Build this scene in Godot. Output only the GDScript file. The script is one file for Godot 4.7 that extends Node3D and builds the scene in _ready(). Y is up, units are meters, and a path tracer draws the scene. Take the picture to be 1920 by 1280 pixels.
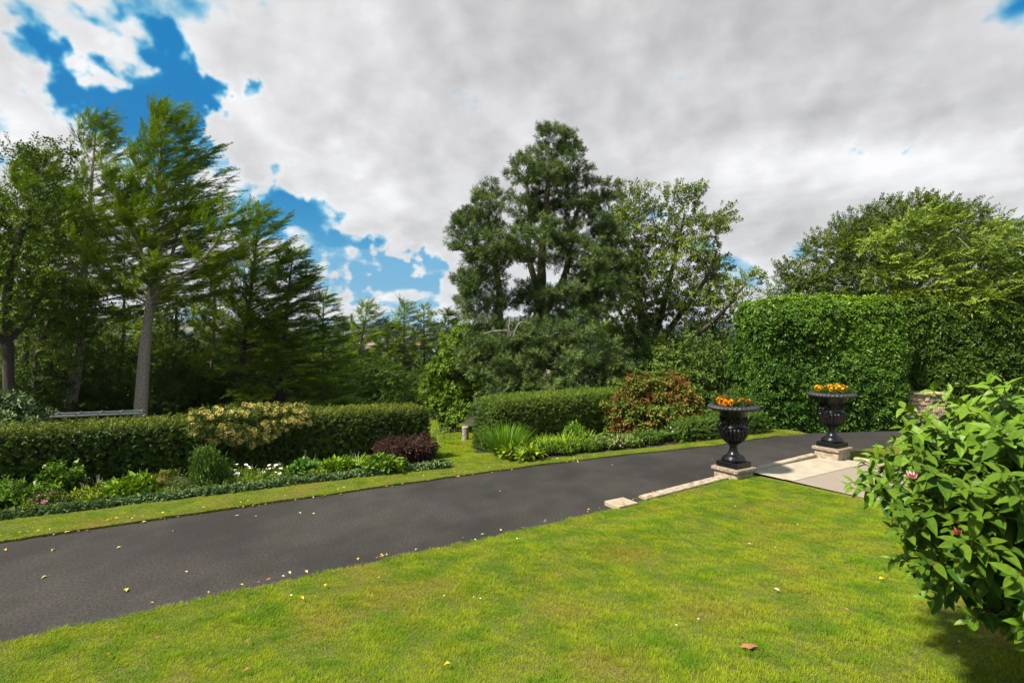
extends Node3D

# s runs along the drive (away to the right), t across it (away to the left); metres
var D := Vector3(0.855, 0, -0.518).normalized()
var N := Vector3(-0.518, 0, -0.855).normalized()
var M := {}
var SPRIG := {}
var names := {}
var patch_noise: FastNoiseLite
var fine_noise: FastNoiseLite
var UP := Vector3.UP


class MB:
	var v := PackedVector3Array()
	var n := PackedVector3Array()
	var c := PackedColorArray()
	var ix := PackedInt32Array()

	func tri(a: Vector3, b: Vector3, d: Vector3, col: Color) -> void:
		var nn := (d - a).cross(b - a).normalized()
		var k := v.size()
		v.push_back(a); v.push_back(b); v.push_back(d)
		n.push_back(nn); n.push_back(nn); n.push_back(nn)
		c.push_back(col); c.push_back(col); c.push_back(col)
		ix.push_back(k); ix.push_back(k + 1); ix.push_back(k + 2)

	func quad(a: Vector3, b: Vector3, d: Vector3, e: Vector3, col: Color) -> void:
		tri(a, b, d, col)
		tri(a, d, e, col)

	func vert(p: Vector3, nn: Vector3, col: Color) -> int:
		v.push_back(p); n.push_back(nn); c.push_back(col)
		return v.size() - 1

	func leaf(o: Vector3, dir: Vector3, nrm: Vector3, l: float, w: float, col: Color, fold := 0.12, droop := 0.15) -> void:
		var side := dir.cross(nrm).normalized() * (w * 0.5)
		var m := o + dir * (l * 0.45)
		var tip := o + dir * l - nrm * (l * droop)
		var up := nrm * (fold * w)
		tri(o, m + side + up, tip, col)
		tri(o, tip, m - side + up, col)

	func blade(o: Vector3, dir: Vector3, bend: Vector3, l: float, w: float, k: int, col: Color, tipcol: Color) -> void:
		var side := dir.cross(bend).normalized()
		if side.length() < 0.5:
			side = dir.cross(Vector3(0.3, 0.2, 0.9)).normalized()
		var first := -1
		var d := dir
		var p := o
		for i in k:
			var f := float(i) / k
			var nn := side.cross(d).normalized()
			var cc := col.lerp(tipcol, f)
			var a := vert(p + side * (w * 0.5 * (1.0 - f * 0.75)), nn, cc)
			vert(p - side * (w * 0.5 * (1.0 - f * 0.75)), nn, cc)
			if first >= 0:
				ix.append_array(PackedInt32Array([first, first + 1, a, first + 1, a + 1, a]))
			first = a
			d = (d + bend * (1.6 / k)).normalized()
			p += d * (l / k)
		var z := vert(p, side.cross(d).normalized(), tipcol)
		ix.append_array(PackedInt32Array([first, first + 1, z]))

	func tube(pts: PackedVector3Array, rad: PackedFloat32Array, sides: int, col: Color, wob := 0.0) -> void:
		var prev := -1
		var fr := Vector3(1, 0, 0)
		for i in pts.size():
			var d := (pts[mini(i + 1, pts.size() - 1)] - pts[maxi(i - 1, 0)])
			if d.length_squared() < 1e-12:
				d = Vector3.UP
			d = d.normalized()
			fr = fr - d * fr.dot(d)
			if fr.length() < 0.05:
				fr = d.cross(Vector3(0.2, 0.1, 1.0))
			fr = fr.normalized()
			var bi := d.cross(fr)
			var base := v.size()
			for k in sides:
				var a := TAU * k / sides
				var o := fr * cos(a) + bi * sin(a)
				var rr := rad[i] * (1.0 + wob * sin(a * 3.0 + i * 0.9) + wob * sin(i * 2.3 + a))
				vert(pts[i] + o * rr, o, col)
			if prev >= 0:
				for k in sides:
					var k2 := (k + 1) % sides
					ix.append_array(PackedInt32Array([prev + k, base + k, base + k2, prev + k, base + k2, prev + k2]))
			prev = base

	func box(lo: Vector3, hi: Vector3, col: Color, t := Transform3D(), ch := 0.0) -> void:
		# a box with chamfered edges
		var ce := (lo + hi) * 0.5
		var h := (hi - lo) * 0.5
		var axes := [Vector3.RIGHT, Vector3.UP, Vector3.BACK]
		var hh := [h.x, h.y, h.z]
		for ax in 3:
			for sg in [-1.0, 1.0]:
				var a: Vector3 = axes[ax] * sg
				var u: Vector3 = axes[(ax + 1) % 3]
				var w: Vector3 = axes[(ax + 2) % 3] * sg
				var hu: float = hh[(ax + 1) % 3] - ch
				var hw: float = hh[(ax + 2) % 3] - ch
				var o: Vector3 = ce + a * hh[ax]
				quad(t * (o - u * hu - w * hw), t * (o - u * hu + w * hw), t * (o + u * hu + w * hw), t * (o + u * hu - w * hw), col)
		if ch > 0.0:
			for ax in 3:
				var u: Vector3 = axes[(ax + 1) % 3]
				var w: Vector3 = axes[(ax + 2) % 3]
				for su in [-1.0, 1.0]:
					for sw in [-1.0, 1.0]:
						var l: Vector3 = axes[ax] * (hh[ax] - ch)
						var hu: float = hh[(ax + 1) % 3]
						var hw: float = hh[(ax + 2) % 3]
						var p1: Vector3 = ce + u * su * hu + w * sw * (hw - ch)
						var p2: Vector3 = ce + u * su * (hu - ch) + w * sw * hw
						if su * sw > 0.0:
							quad(t * (p1 - l), t * (p1 + l), t * (p2 + l), t * (p2 - l), col)
						else:
							quad(t * (p1 - l), t * (p2 - l), t * (p2 + l), t * (p1 + l), col)
			for sx in [-1.0, 1.0]:
				for sy in [-1.0, 1.0]:
					for sz in [-1.0, 1.0]:
						var k := Vector3(sx, sy, sz)
						var a := ce + k * (h - Vector3(0, ch, ch))
						var b := ce + k * (h - Vector3(ch, 0, ch))
						var d := ce + k * (h - Vector3(ch, ch, 0))
						if sx * sy * sz > 0.0:
							tri(t * a, t * d, t * b, col)
						else:
							tri(t * a, t * b, t * d, col)

	func wedge(l: float, h0: float, h1: float, lo: float, half: float, t: Transform3D, col: Color) -> void:
		# a kerb stone whose top slopes along it, its long upper edges knocked off
		var c := 0.012
		var pr := [Vector2(-half, lo), Vector2(-half, -c), Vector2(-half + c, 0), Vector2(half - c, 0), Vector2(half, -c), Vector2(half, lo)]
		var a := []
		var b := []
		for i in pr.size():
			var low: bool = i == 0 or i == pr.size() - 1
			a.append(t * Vector3(0, lo if low else h0 + pr[i].y, pr[i].x))
			b.append(t * Vector3(l, lo if low else h1 + pr[i].y, pr[i].x))
		for i in pr.size() - 1:
			quad(a[i], b[i], b[i + 1], a[i + 1], col)
		for i in range(1, pr.size() - 1):
			tri(a[0], a[i], a[i + 1], col)
			tri(b[0], b[i + 1], b[i], col)

	func lathe(prof: PackedVector2Array, seg: int, col: Color, flute := 0.0, n_fl := 0) -> void:
		var base := v.size()
		for i in prof.size():
			var e := prof[mini(i + 1, prof.size() - 1)] - prof[maxi(i - 1, 0)]
			var nr := Vector2(e.y, -e.x).normalized()
			for k in seg + 1:
				var a := TAU * k / seg
				var r := prof[i].x
				var da := 0.0
				if n_fl > 0:
					var f0 := 1.0 - flute * (1.0 - pow(absf(sin(a * n_fl * 0.5)), 0.7))
					var f1 := 1.0 - flute * (1.0 - pow(absf(sin((a + 0.004) * n_fl * 0.5)), 0.7))
					r *= f0
					da = -atan(clampf((f1 - f0) / 0.004, -1.6, 1.6))
				var o := Vector3(cos(a), 0, sin(a))
				var on := Vector3(cos(a + da), 0, sin(a + da))
				vert(Vector3(o.x * r, prof[i].y, o.z * r), (on * nr.x + Vector3.UP * nr.y).normalized(), col)
		for i in prof.size() - 1:
			for k in seg:
				var p := base + i * (seg + 1) + k
				var q := p + seg + 1
				ix.append_array(PackedInt32Array([p, q + 1, q, p, p + 1, q + 1]))

	func mesh() -> ArrayMesh:
		var a := []
		a.resize(Mesh.ARRAY_MAX)
		a[Mesh.ARRAY_VERTEX] = v
		a[Mesh.ARRAY_NORMAL] = n
		a[Mesh.ARRAY_COLOR] = c
		a[Mesh.ARRAY_INDEX] = ix
		var m := ArrayMesh.new()
		if v.size() > 0:
			m.add_surface_from_arrays(Mesh.PRIMITIVE_TRIANGLES, a)
		return m


# ---------------------------------------------------------------- helpers
func rg(sd: int) -> RandomNumberGenerator:
	var r := RandomNumberGenerator.new()
	r.seed = sd
	return r


func st(s: float, t: float, y := 0.0) -> Vector3:
	return D * s + N * t + Vector3(0, y, 0)


func rnd3(r: RandomNumberGenerator) -> Vector3:
	var z := r.randf_range(-1, 1)
	var a := r.randf_range(0, TAU)
	var k := sqrt(1.0 - z * z)
	return Vector3(k * cos(a), z, k * sin(a))


func lawn_y(s: float, t: float) -> float:
	var y := 0.09 + 0.42 * smoothstep(4.2, 0.2, t)
	y = lerpf(y, lerpf(0.018, 0.075, smoothstep(5.2, 7.4, s)), smoothstep(4.4, 5.4, t))
	if s < 4.0:
		y = lerpf(y, 0.02 + 0.46 * smoothstep(5.3, 0.4, t), smoothstep(4.0, -1.0, s))
	return y


func base_y(s: float, t: float) -> float:
	if t <= 5.4:
		return lawn_y(s, t)
	if t < 7.55:
		return 0.0
	var y := 0.028 - 0.26 * smoothstep(9.0, 11.0, t)
	if t > 11.0:
		y -= 0.06 * (t - 11.0)
	return y


func ground_at(p: Vector3) -> float:
	return base_y(p.dot(D), p.dot(N))


func on_ground(p: Vector3) -> Vector3:
	return Vector3(p.x, ground_at(p), p.z)


func far_y(x: float, z: float) -> float:
	var p := Vector3(x, 0, z)
	var t := p.dot(N)
	var s := p.dot(D)
	var r := sqrt(x * x + z * z)
	var y := base_y(s, minf(t, 40.0)) - 0.07
	if t > 40.0 or r > 45.0:
		var k := smoothstep(40.0, 240.0, r)
		var low := lerpf(-2.0, -34.0, k)
		low += 30.0 * smoothstep(260.0, 760.0, r)
		var rid := 0.5 + 0.5 * patch_noise.get_noise_2d(x * 0.0022, z * 0.0022) + 0.35 * patch_noise.get_noise_2d(x * 0.008 + 50.0, z * 0.008)
		low += (45.0 + 60.0 * rid) * smoothstep(800.0, 2300.0, r)
		low += 60.0 * rid * smoothstep(2200.0, 4200.0, r)
		y = lerpf(y, low, smoothstep(38.0, 90.0, r))
	if t > 5.7 and t < 8.4:
		y -= 0.04
	return y


func lin(r: float, g: float, b: float) -> Color:
	return Color(r, g, b)


func mat_leaf(rough: float, back: float, spec := 0.5) -> StandardMaterial3D:
	var m := StandardMaterial3D.new()
	m.vertex_color_use_as_albedo = true
	m.roughness = rough
	m.metallic_specular = spec
	m.cull_mode = BaseMaterial3D.CULL_DISABLED
	if back > 0.0:
		m.backlight_enabled = true
		m.backlight = Color(back, back, back * 0.55)
	return m


func noise_tex(freq: float, oct: int, sd: int, ramp: Array, size := 512, normal := 0.0, kind := FastNoiseLite.TYPE_SIMPLEX_SMOOTH, gain := 0.5) -> NoiseTexture2D:
	var nz := FastNoiseLite.new()
	nz.seed = sd
	nz.noise_type = kind
	nz.frequency = freq
	nz.fractal_octaves = oct
	nz.fractal_gain = gain
	var t := NoiseTexture2D.new()
	t.width = size
	t.height = size
	t.seamless = true
	t.noise = nz
	if normal > 0.0:
		t.as_normal_map = true
		t.bump_strength = normal
	elif ramp.size():
		var g := Gradient.new()
		var off := PackedFloat32Array()
		var col := PackedColorArray()
		for e in ramp:
			off.push_back(e[0])
			col.push_back(e[1])
		g.offsets = off
		g.colors = col
		t.color_ramp = g
	return t


func grey(a: float) -> Color:
	return Color(a, a, a).linear_to_srgb()


func mat_tex(ramp: Array, freq: float, oct: int, scale: float, rough: float, bump := 0.0, bump_freq := 0.05, sd := 1, vcol := true) -> StandardMaterial3D:
	var m := StandardMaterial3D.new()
	m.vertex_color_use_as_albedo = vcol
	m.albedo_texture = noise_tex(freq, oct, sd, ramp)
	m.uv1_triplanar = true
	m.uv1_world_triplanar = true
	m.uv1_scale = Vector3(scale, scale, scale)
	m.roughness = rough
	if bump > 0.0:
		m.heightmap_enabled = true
		m.heightmap_texture = noise_tex(bump_freq, 4, sd + 7, [])
		m.heightmap_scale = bump
	return m


func thing(called: String, label: String, category: String, at: Vector3, group := "") -> Node3D:
	var o := Node3D.new()
	o.name = numbered(called)
	add_child(o)
	o.position = at
	tag(o, label, category, group)
	return o


func numbered(called: String) -> String:
	var k: int = names.get(called, 0)
	names[called] = k + 1
	return called if k == 0 else "%s_%03d" % [called, k]


func tag(o: Node, label: String, category: String, group := "") -> void:
	o.set_meta("label", label)
	if category:
		o.set_meta("category", category)
	if group:
		o.set_meta("group", group)


func part(called: String, mesh: Mesh, m: Material, parent: Node, at := Transform3D()) -> MeshInstance3D:
	var o := MeshInstance3D.new()
	o.mesh = mesh
	o.material_override = m
	o.name = called
	o.transform = at
	parent.add_child(o, true)
	return o


func struct(called: String, mesh: Mesh, m: Material) -> MeshInstance3D:
	var o := MeshInstance3D.new()
	o.mesh = mesh
	o.material_override = m
	o.name = numbered(called)
	add_child(o)
	o.set_meta("kind", "structure")
	return o


func scatter(called: String, mesh: Mesh, m: Material, where: Array, cols: Array, parent: Node, stuff := false) -> MultiMeshInstance3D:
	var mm := MultiMesh.new()
	mm.transform_format = MultiMesh.TRANSFORM_3D
	mm.use_colors = true
	mm.mesh = mesh
	mm.instance_count = where.size()
	for i in where.size():
		mm.set_instance_transform(i, where[i])
		mm.set_instance_color(i, cols[i])
	var o := MultiMeshInstance3D.new()
	o.multimesh = mm
	o.material_override = m
	o.name = called
	parent.add_child(o, true)
	if parent != self or stuff:
		o.set_meta("kind", "stuff")
	return o


func facing(y: Vector3, hint: Vector3, k: float) -> Basis:
	# +Y along y, +Z as near to the hint as it can be
	y = y.normalized()
	var x := y.cross(hint)
	if x.length() < 0.01:
		x = y.cross(Vector3(0.4, 0.3, 0.8))
	x = x.normalized()
	return Basis(x * k, y * k, x.cross(y) * k)


func along(pts: PackedVector3Array, f: float) -> Vector3:
	var k := clampf(f, 0.0, 1.0) * (pts.size() - 1)
	var i := mini(int(k), pts.size() - 2)
	return pts[i].lerp(pts[i + 1], k - i)


func smooth_line(pts: Array, per: int) -> PackedVector3Array:
	var o := PackedVector3Array()
	for i in pts.size() - 1:
		var a: Vector3 = pts[maxi(i - 1, 0)]
		var b: Vector3 = pts[i]
		var c: Vector3 = pts[i + 1]
		var d: Vector3 = pts[mini(i + 2, pts.size() - 1)]
		for k in per:
			o.push_back(b.cubic_interpolate(c, a, d, float(k) / per))
	o.push_back(pts[-1])
	return o


func profile(p: Array, f: float) -> float:
	for i in p.size() - 1:
		if f <= p[i + 1][0]:
			return lerpf(p[i][1], p[i + 1][1], clampf((f - p[i][0]) / (p[i + 1][0] - p[i][0]), 0.0, 1.0))
	return p[-1][1]


# ---------------------------------------------------------------- leaf sprigs, all growing along +Y with their upper side to +Z
func sprig_broad(sd: int, n: int, l: float, ll: float, lw: float, out: float, vary := 0.25) -> ArrayMesh:
	var r := rg(sd)
	var mb := MB.new()
	for i in n:
		var y := l * (0.1 + 0.9 * float(i) / n)
		var a := i * 2.4 + r.randf_range(-0.4, 0.4)
		var d := Vector3(cos(a) * out, r.randf_range(0.2, 0.9), sin(a) * out * 0.8).normalized()
		var nr := (Vector3(0, 0.5, 1.0) + rnd3(r) * 0.55).normalized()
		nr = (nr - d * nr.dot(d)).normalized()
		var k := 1.0 + r.randf_range(-vary, vary)
		var b := r.randf_range(0.75, 1.25)
		mb.leaf(Vector3(0, y, 0) + d * 0.1 * ll, d, nr, ll * k, lw * k, Color(b, b * r.randf_range(0.96, 1.05), b * r.randf_range(0.8, 1.1)))
	return mb.mesh()


func sprig_flat(sd: int, l: float, n: int, w: float, tl: float, sweep: float) -> ArrayMesh:
	var r := rg(sd)
	var mb := MB.new()
	for i in n:
		var f := float(i) / n
		for s in [-1.0, 1.0]:
			var d := Vector3(s, sweep + r.randf_range(-0.2, 0.3), r.randf_range(-0.45, 0.3)).normalized()
			var k := tl * (1.1 - f * 0.75) * r.randf_range(0.65, 1.25)
			var b := r.randf_range(0.7, 1.3)
			mb.leaf(Vector3(0, l * f, 0), d, (Vector3(0, 0, 1) + rnd3(r) * 0.6).normalized(), k, w, Color(b, b, b * r.randf_range(0.8, 1.1)), 0.1, r.randf_range(0.0, 0.3))
	mb.leaf(Vector3(0, l * 0.85, 0), Vector3.UP, Vector3.BACK, tl, w, Color(1, 1, 1))
	return mb.mesh()


func sprig_tuft(sd: int, n: int, l: float, w: float) -> ArrayMesh:
	var r := rg(sd)
	var mb := MB.new()
	for i in n:
		var f := float(i) / n
		var a := i * 2.4
		var d := Vector3(cos(a) * 0.8, r.randf_range(0.25, 1.1), sin(a) * 0.8).normalized()
		var b := r.randf_range(0.7, 1.3)
		mb.leaf(Vector3(0, l * 1.1 * f, 0), d, rnd3(r), l * r.randf_range(0.7, 1.1), w, Color(b, b, b * r.randf_range(0.9, 1.15)), 0.05, 0.0)
	return mb.mesh()


func tuft_grass(sd: int, n: int, rad: float, h: float, w: float) -> ArrayMesh:
	var r := rg(sd)
	var mb := MB.new()
	for i in n:
		var a := r.randf_range(0, TAU)
		var q := rad * sqrt(r.randf())
		var lean := Vector3(cos(a), 0, sin(a)) * r.randf_range(0.1, 0.9) + Vector3(r.randf_range(-0.3, 0.3), 0, r.randf_range(-0.3, 0.3))
		var b := r.randf_range(0.7, 1.3)
		var c := Color(b, b * r.randf_range(0.92, 1.06), b)
		if r.randf() < 0.2:
			c = Color(1.45 * b, 1.22 * b, 3.2 * b)
		mb.blade(Vector3(cos(a) * q, -0.004, sin(a) * q), (UP + lean * 0.6).normalized(), (lean * 0.6 - UP * 0.25), h * r.randf_range(0.5, 1.2), w * r.randf_range(0.7, 1.3), 2, c * Color(0.9, 0.9, 0.9), c * Color(1.12, 1.1, 1.0))
	return mb.mesh()


# ---------------------------------------------------------------- trees
# A crown of clumps joined to the stems: every clump seeks the nearest wood, limbs thicken with what they carry.
func broadleaf(root: Node3D, stems: Array, blobs: Array, o: Dictionary) -> void:
	var r := rg(o.seed)
	var org := root.position
	var pos := PackedVector3Array()
	var par := PackedInt32Array()
	var fat := PackedFloat32Array()
	var chains := []
	for sidx in stems.size():
		var stm: Array = stems[sidx]
		var r0: float = stm[0]
		var r1: float = stm[1]
		var line := smooth_line(stm.slice(2), 5)
		var prev := -1
		if sidx > 0 and not o.get("apart", false):
			var best := 1e9
			for i in pos.size():
				var q := pos[i].distance_squared_to(line[0])
				if q < best:
					best = q
					prev = i
		var ch := PackedInt32Array()
		if prev >= 0:
			ch.push_back(prev)
		for i in line.size():
			pos.push_back(line[i])
			par.push_back(prev)
			fat.push_back(lerpf(r0, r1, float(i) / (line.size() - 1)))
			prev = pos.size() - 1
			ch.push_back(prev)
		chains.append([ch, 8])
	var n_stem := pos.size()
	var att := []
	for b in blobs:
		var cen: Vector3 = b[0]
		var rad: Vector3 = b[1]
		var cnt: int = b[2]
		if cnt == 0:
			cnt = int(o.dens * (rad.x * rad.y + rad.x * rad.z + rad.y * rad.z))
		for i in cnt:
			var d := rnd3(r) * pow(r.randf(), 0.4)
			var p := cen + d * rad
			var best := 1e9
			for k in n_stem:
				best = minf(best, pos[k].distance_squared_to(p))
			att.append([best, p, cen])
	att.sort_custom(func(a, b): return a[0] < b[0])
	var step: float = o.get("step", 0.45)
	var tips := []
	for a in att:
		var p: Vector3 = a[1]
		var best := 1e9
		var bi := 0
		for k in range(3, pos.size()):
			var q := pos[k]
			var dd := q.distance_squared_to(p)
			if q.y > p.y:
				dd += (q.y - p.y) * (q.y - p.y) * 2.0
			if k < n_stem:
				dd *= 1.25
			if dd < best:
				best = dd
				bi = k
		var q0 := pos[bi]
		var len := q0.distance_to(p)
		var kk := maxi(1, int(len / step))
		var mid := q0.lerp(p, 0.5) + UP * len * float(o.get("arch", 0.1)) + rnd3(r) * len * 0.12
		var ch := PackedInt32Array([bi])
		var prev := bi
		for j in kk:
			var f := float(j + 1) / kk
			var w := q0.lerp(mid, f).lerp(mid.lerp(p, f), f)
			if j < kk - 1:
				w += rnd3(r) * 0.05
			pos.push_back(w)
			par.push_back(prev)
			fat.push_back(0.0)
			prev = pos.size() - 1
			ch.push_back(prev)
		chains.append([ch, 5 if len > 1.2 else 4])
		tips.append([p, (p - pos[par[prev]]).normalized(), a[2]])
	var w := PackedFloat32Array()
	w.resize(pos.size())
	for a in pos.size():
		w[a] = 0.0
	for i in range(pos.size() - 1, -1, -1):
		w[i] = maxf(w[i], 1.0)
		if par[i] >= 0:
			w[par[i]] += w[i] * (1.0 if i >= n_stem and par[i] != i - 1 else 1.0)
	var mb := MB.new()
	var twig: float = o.get("twig", 0.008)
	for e in chains:
		var pts := PackedVector3Array()
		var rad := PackedFloat32Array()
		var first := true
		for k in e[0]:
			pts.push_back(pos[k] - org)
			var rr: float = twig * pow(w[k], 0.38)
			if fat[k] > 0.0 and e[1] == 8:
				rr = fat[k]
			elif fat[k] > 0.0:
				rr = minf(fat[k] * 0.7, twig * pow(w[e[0][1]], 0.38) * 1.2)
			elif first:
				rr = minf(rr, twig * pow(w[e[0][mini(1, e[0].size() - 1)]], 0.38) * 1.3)
			rad.push_back(rr)
			first = false
		mb.tube(pts, rad, e[1], Color.WHITE, 0.05)
	part("trunk", mb.mesh(), o.bark, root)
	var sets := []
	var meshes: Array = o.sprigs
	for m in meshes:
		sets.append([[], []])
	var wind: Vector3 = o.get("wind", Vector3.ZERO)
	var spread: float = o.spread
	for tp in tips:
		var bright := r.randf_range(0.8, 1.2)
		var mixv := clampf(r.randf() * 0.8 + 0.2 * (0.5 + fine_noise.get_noise_3dv(tp[0] * 30.0)), 0, 1)
		for j in int(o.per):
			var off := rnd3(r) * pow(r.randf(), 0.5) * spread
			off.y *= float(o.get("flat", 0.75))
			var out: Vector3 = (tp[0] - tp[2]).normalized()
			var d: Vector3 = (tp[1] * 0.7 + off.normalized() * 0.8 + out * 0.4 + rnd3(r) * 0.5 + UP * float(o.get("lift", 0.15)) + wind).normalized()
			var hint := (UP + rnd3(r) * 0.7).normalized()
			var k := r.randf_range(0.7, 1.25)
			var which := r.randi() % meshes.size()
			sets[which][0].append(Transform3D(facing(d, hint, k), tp[0] + off + wind * spread * 0.5 - org))
			var c: Color = o.col_a.lerp(o.col_b, clampf(mixv + r.randf_range(-0.25, 0.25), 0, 1))
			sets[which][1].append(c * Color(bright, bright, bright) * 1.2)
	for i in meshes.size():
		if sets[i][0].size():
			scatter("crown", meshes[i], o.leaf, sets[i][0], sets[i][1], root)


func conifer(root: Node3D, axes: Array, o: Dictionary) -> void:
	var r := rg(o.seed)
	var org := root.position
	var wind: Vector3 = o.wind
	var mb := MB.new()
	var meshes: Array = o.sprigs
	var sets := []
	for m in meshes:
		sets.append([[], []])
	for ax in axes:
		var pts := smooth_line(ax.pts, 6)
		for i in pts.size():
			pts[i] -= org
		var rad := PackedFloat32Array()
		for i in pts.size():
			rad.push_back(lerpf(ax.r0, ax.r1, pow(float(i) / (pts.size() - 1), 0.9)))
		if ax.get("flare", false):
			rad[0] *= 1.25
		mb.tube(pts, rad, 10, Color.WHITE, 0.03)
		var nb: int = ax.nb
		for i in nb:
			var f := lerpf(ax.b0, 0.99, (i + r.randf()) / nb)
			var p := along(pts, f)
			var az := i * 2.39996 + r.randf_range(-0.5, 0.5)
			var h := Vector3(cos(az), 0, sin(az))
			var le: float = profile(ax.len, f) * r.randf_range(0.65, 1.2) * (1.0 + float(o.wind_len) * h.dot(Vector3.RIGHT))
			var pitch: float = lerpf(o.pitch0, o.pitch1, f) + r.randf_range(-0.15, 0.15)
			var d := h * cos(pitch) + UP * sin(pitch)
			var q := p
			var bp := PackedVector3Array([p])
			var br := PackedFloat32Array([0.008 + le * 0.013])
			var kk := 6
			for k in kk:
				d = (d + wind * float(o.get("sweep", 0.09)) + UP * float(o.curve) * (float(k) / kk - 0.35) + rnd3(r) * 0.09).normalized()
				q += d * le / kk
				bp.push_back(q)
				br.push_back(lerpf(0.008 + le * 0.011, 0.004, float(k + 1) / kk))
			mb.tube(bp, br, 4, Color.WHITE)
			if r.randf() < float(o.get("bare", 0.0)):
				continue
			var nt := int(le * float(o.twigs)) + 2
			var bcol: Color = o.col_a.lerp(o.col_b, r.randf())
			for j in nt:
				var g := lerpf(o.get("inner", 0.15), 1.0, pow(r.randf(), 0.8))
				var b := along(bp, g)
				var dl := (along(bp, minf(g + 0.1, 1.0)) - along(bp, g - 0.1)).normalized()
				var sd := dl.cross(UP).normalized() * (1.0 if r.randf() < 0.5 else -1.0)
				var td := (dl * 0.75 + sd * r.randf_range(0.1, 1.0) + wind * 0.55 + UP * r.randf_range(-0.3, 0.15)).normalized()
				var tl := (0.16 + le * 0.2 * (1.25 - g)) * r.randf_range(0.7, 1.4)
				var m := 0.0
				while m < tl:
					var which := r.randi() % meshes.size()
					var at := b + td * m + rnd3(r) * 0.05
					sets[which][0].append(Transform3D(facing((td + wind * 0.25 + rnd3(r) * 0.25), (UP + rnd3(r) * 0.35), r.randf_range(0.75, 1.2)), at))
					var br2 := r.randf_range(0.75, 1.25)
					sets[which][1].append(bcol.lerp(o.col_b, r.randf() * 0.4) * Color(br2, br2, br2) * 1.2)
					m += 0.22
	part("trunk", mb.mesh(), o.bark, root)
	for i in meshes.size():
		if sets[i][0].size():
			scatter("crown", meshes[i], o.leaf, sets[i][0], sets[i][1], root)


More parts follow.
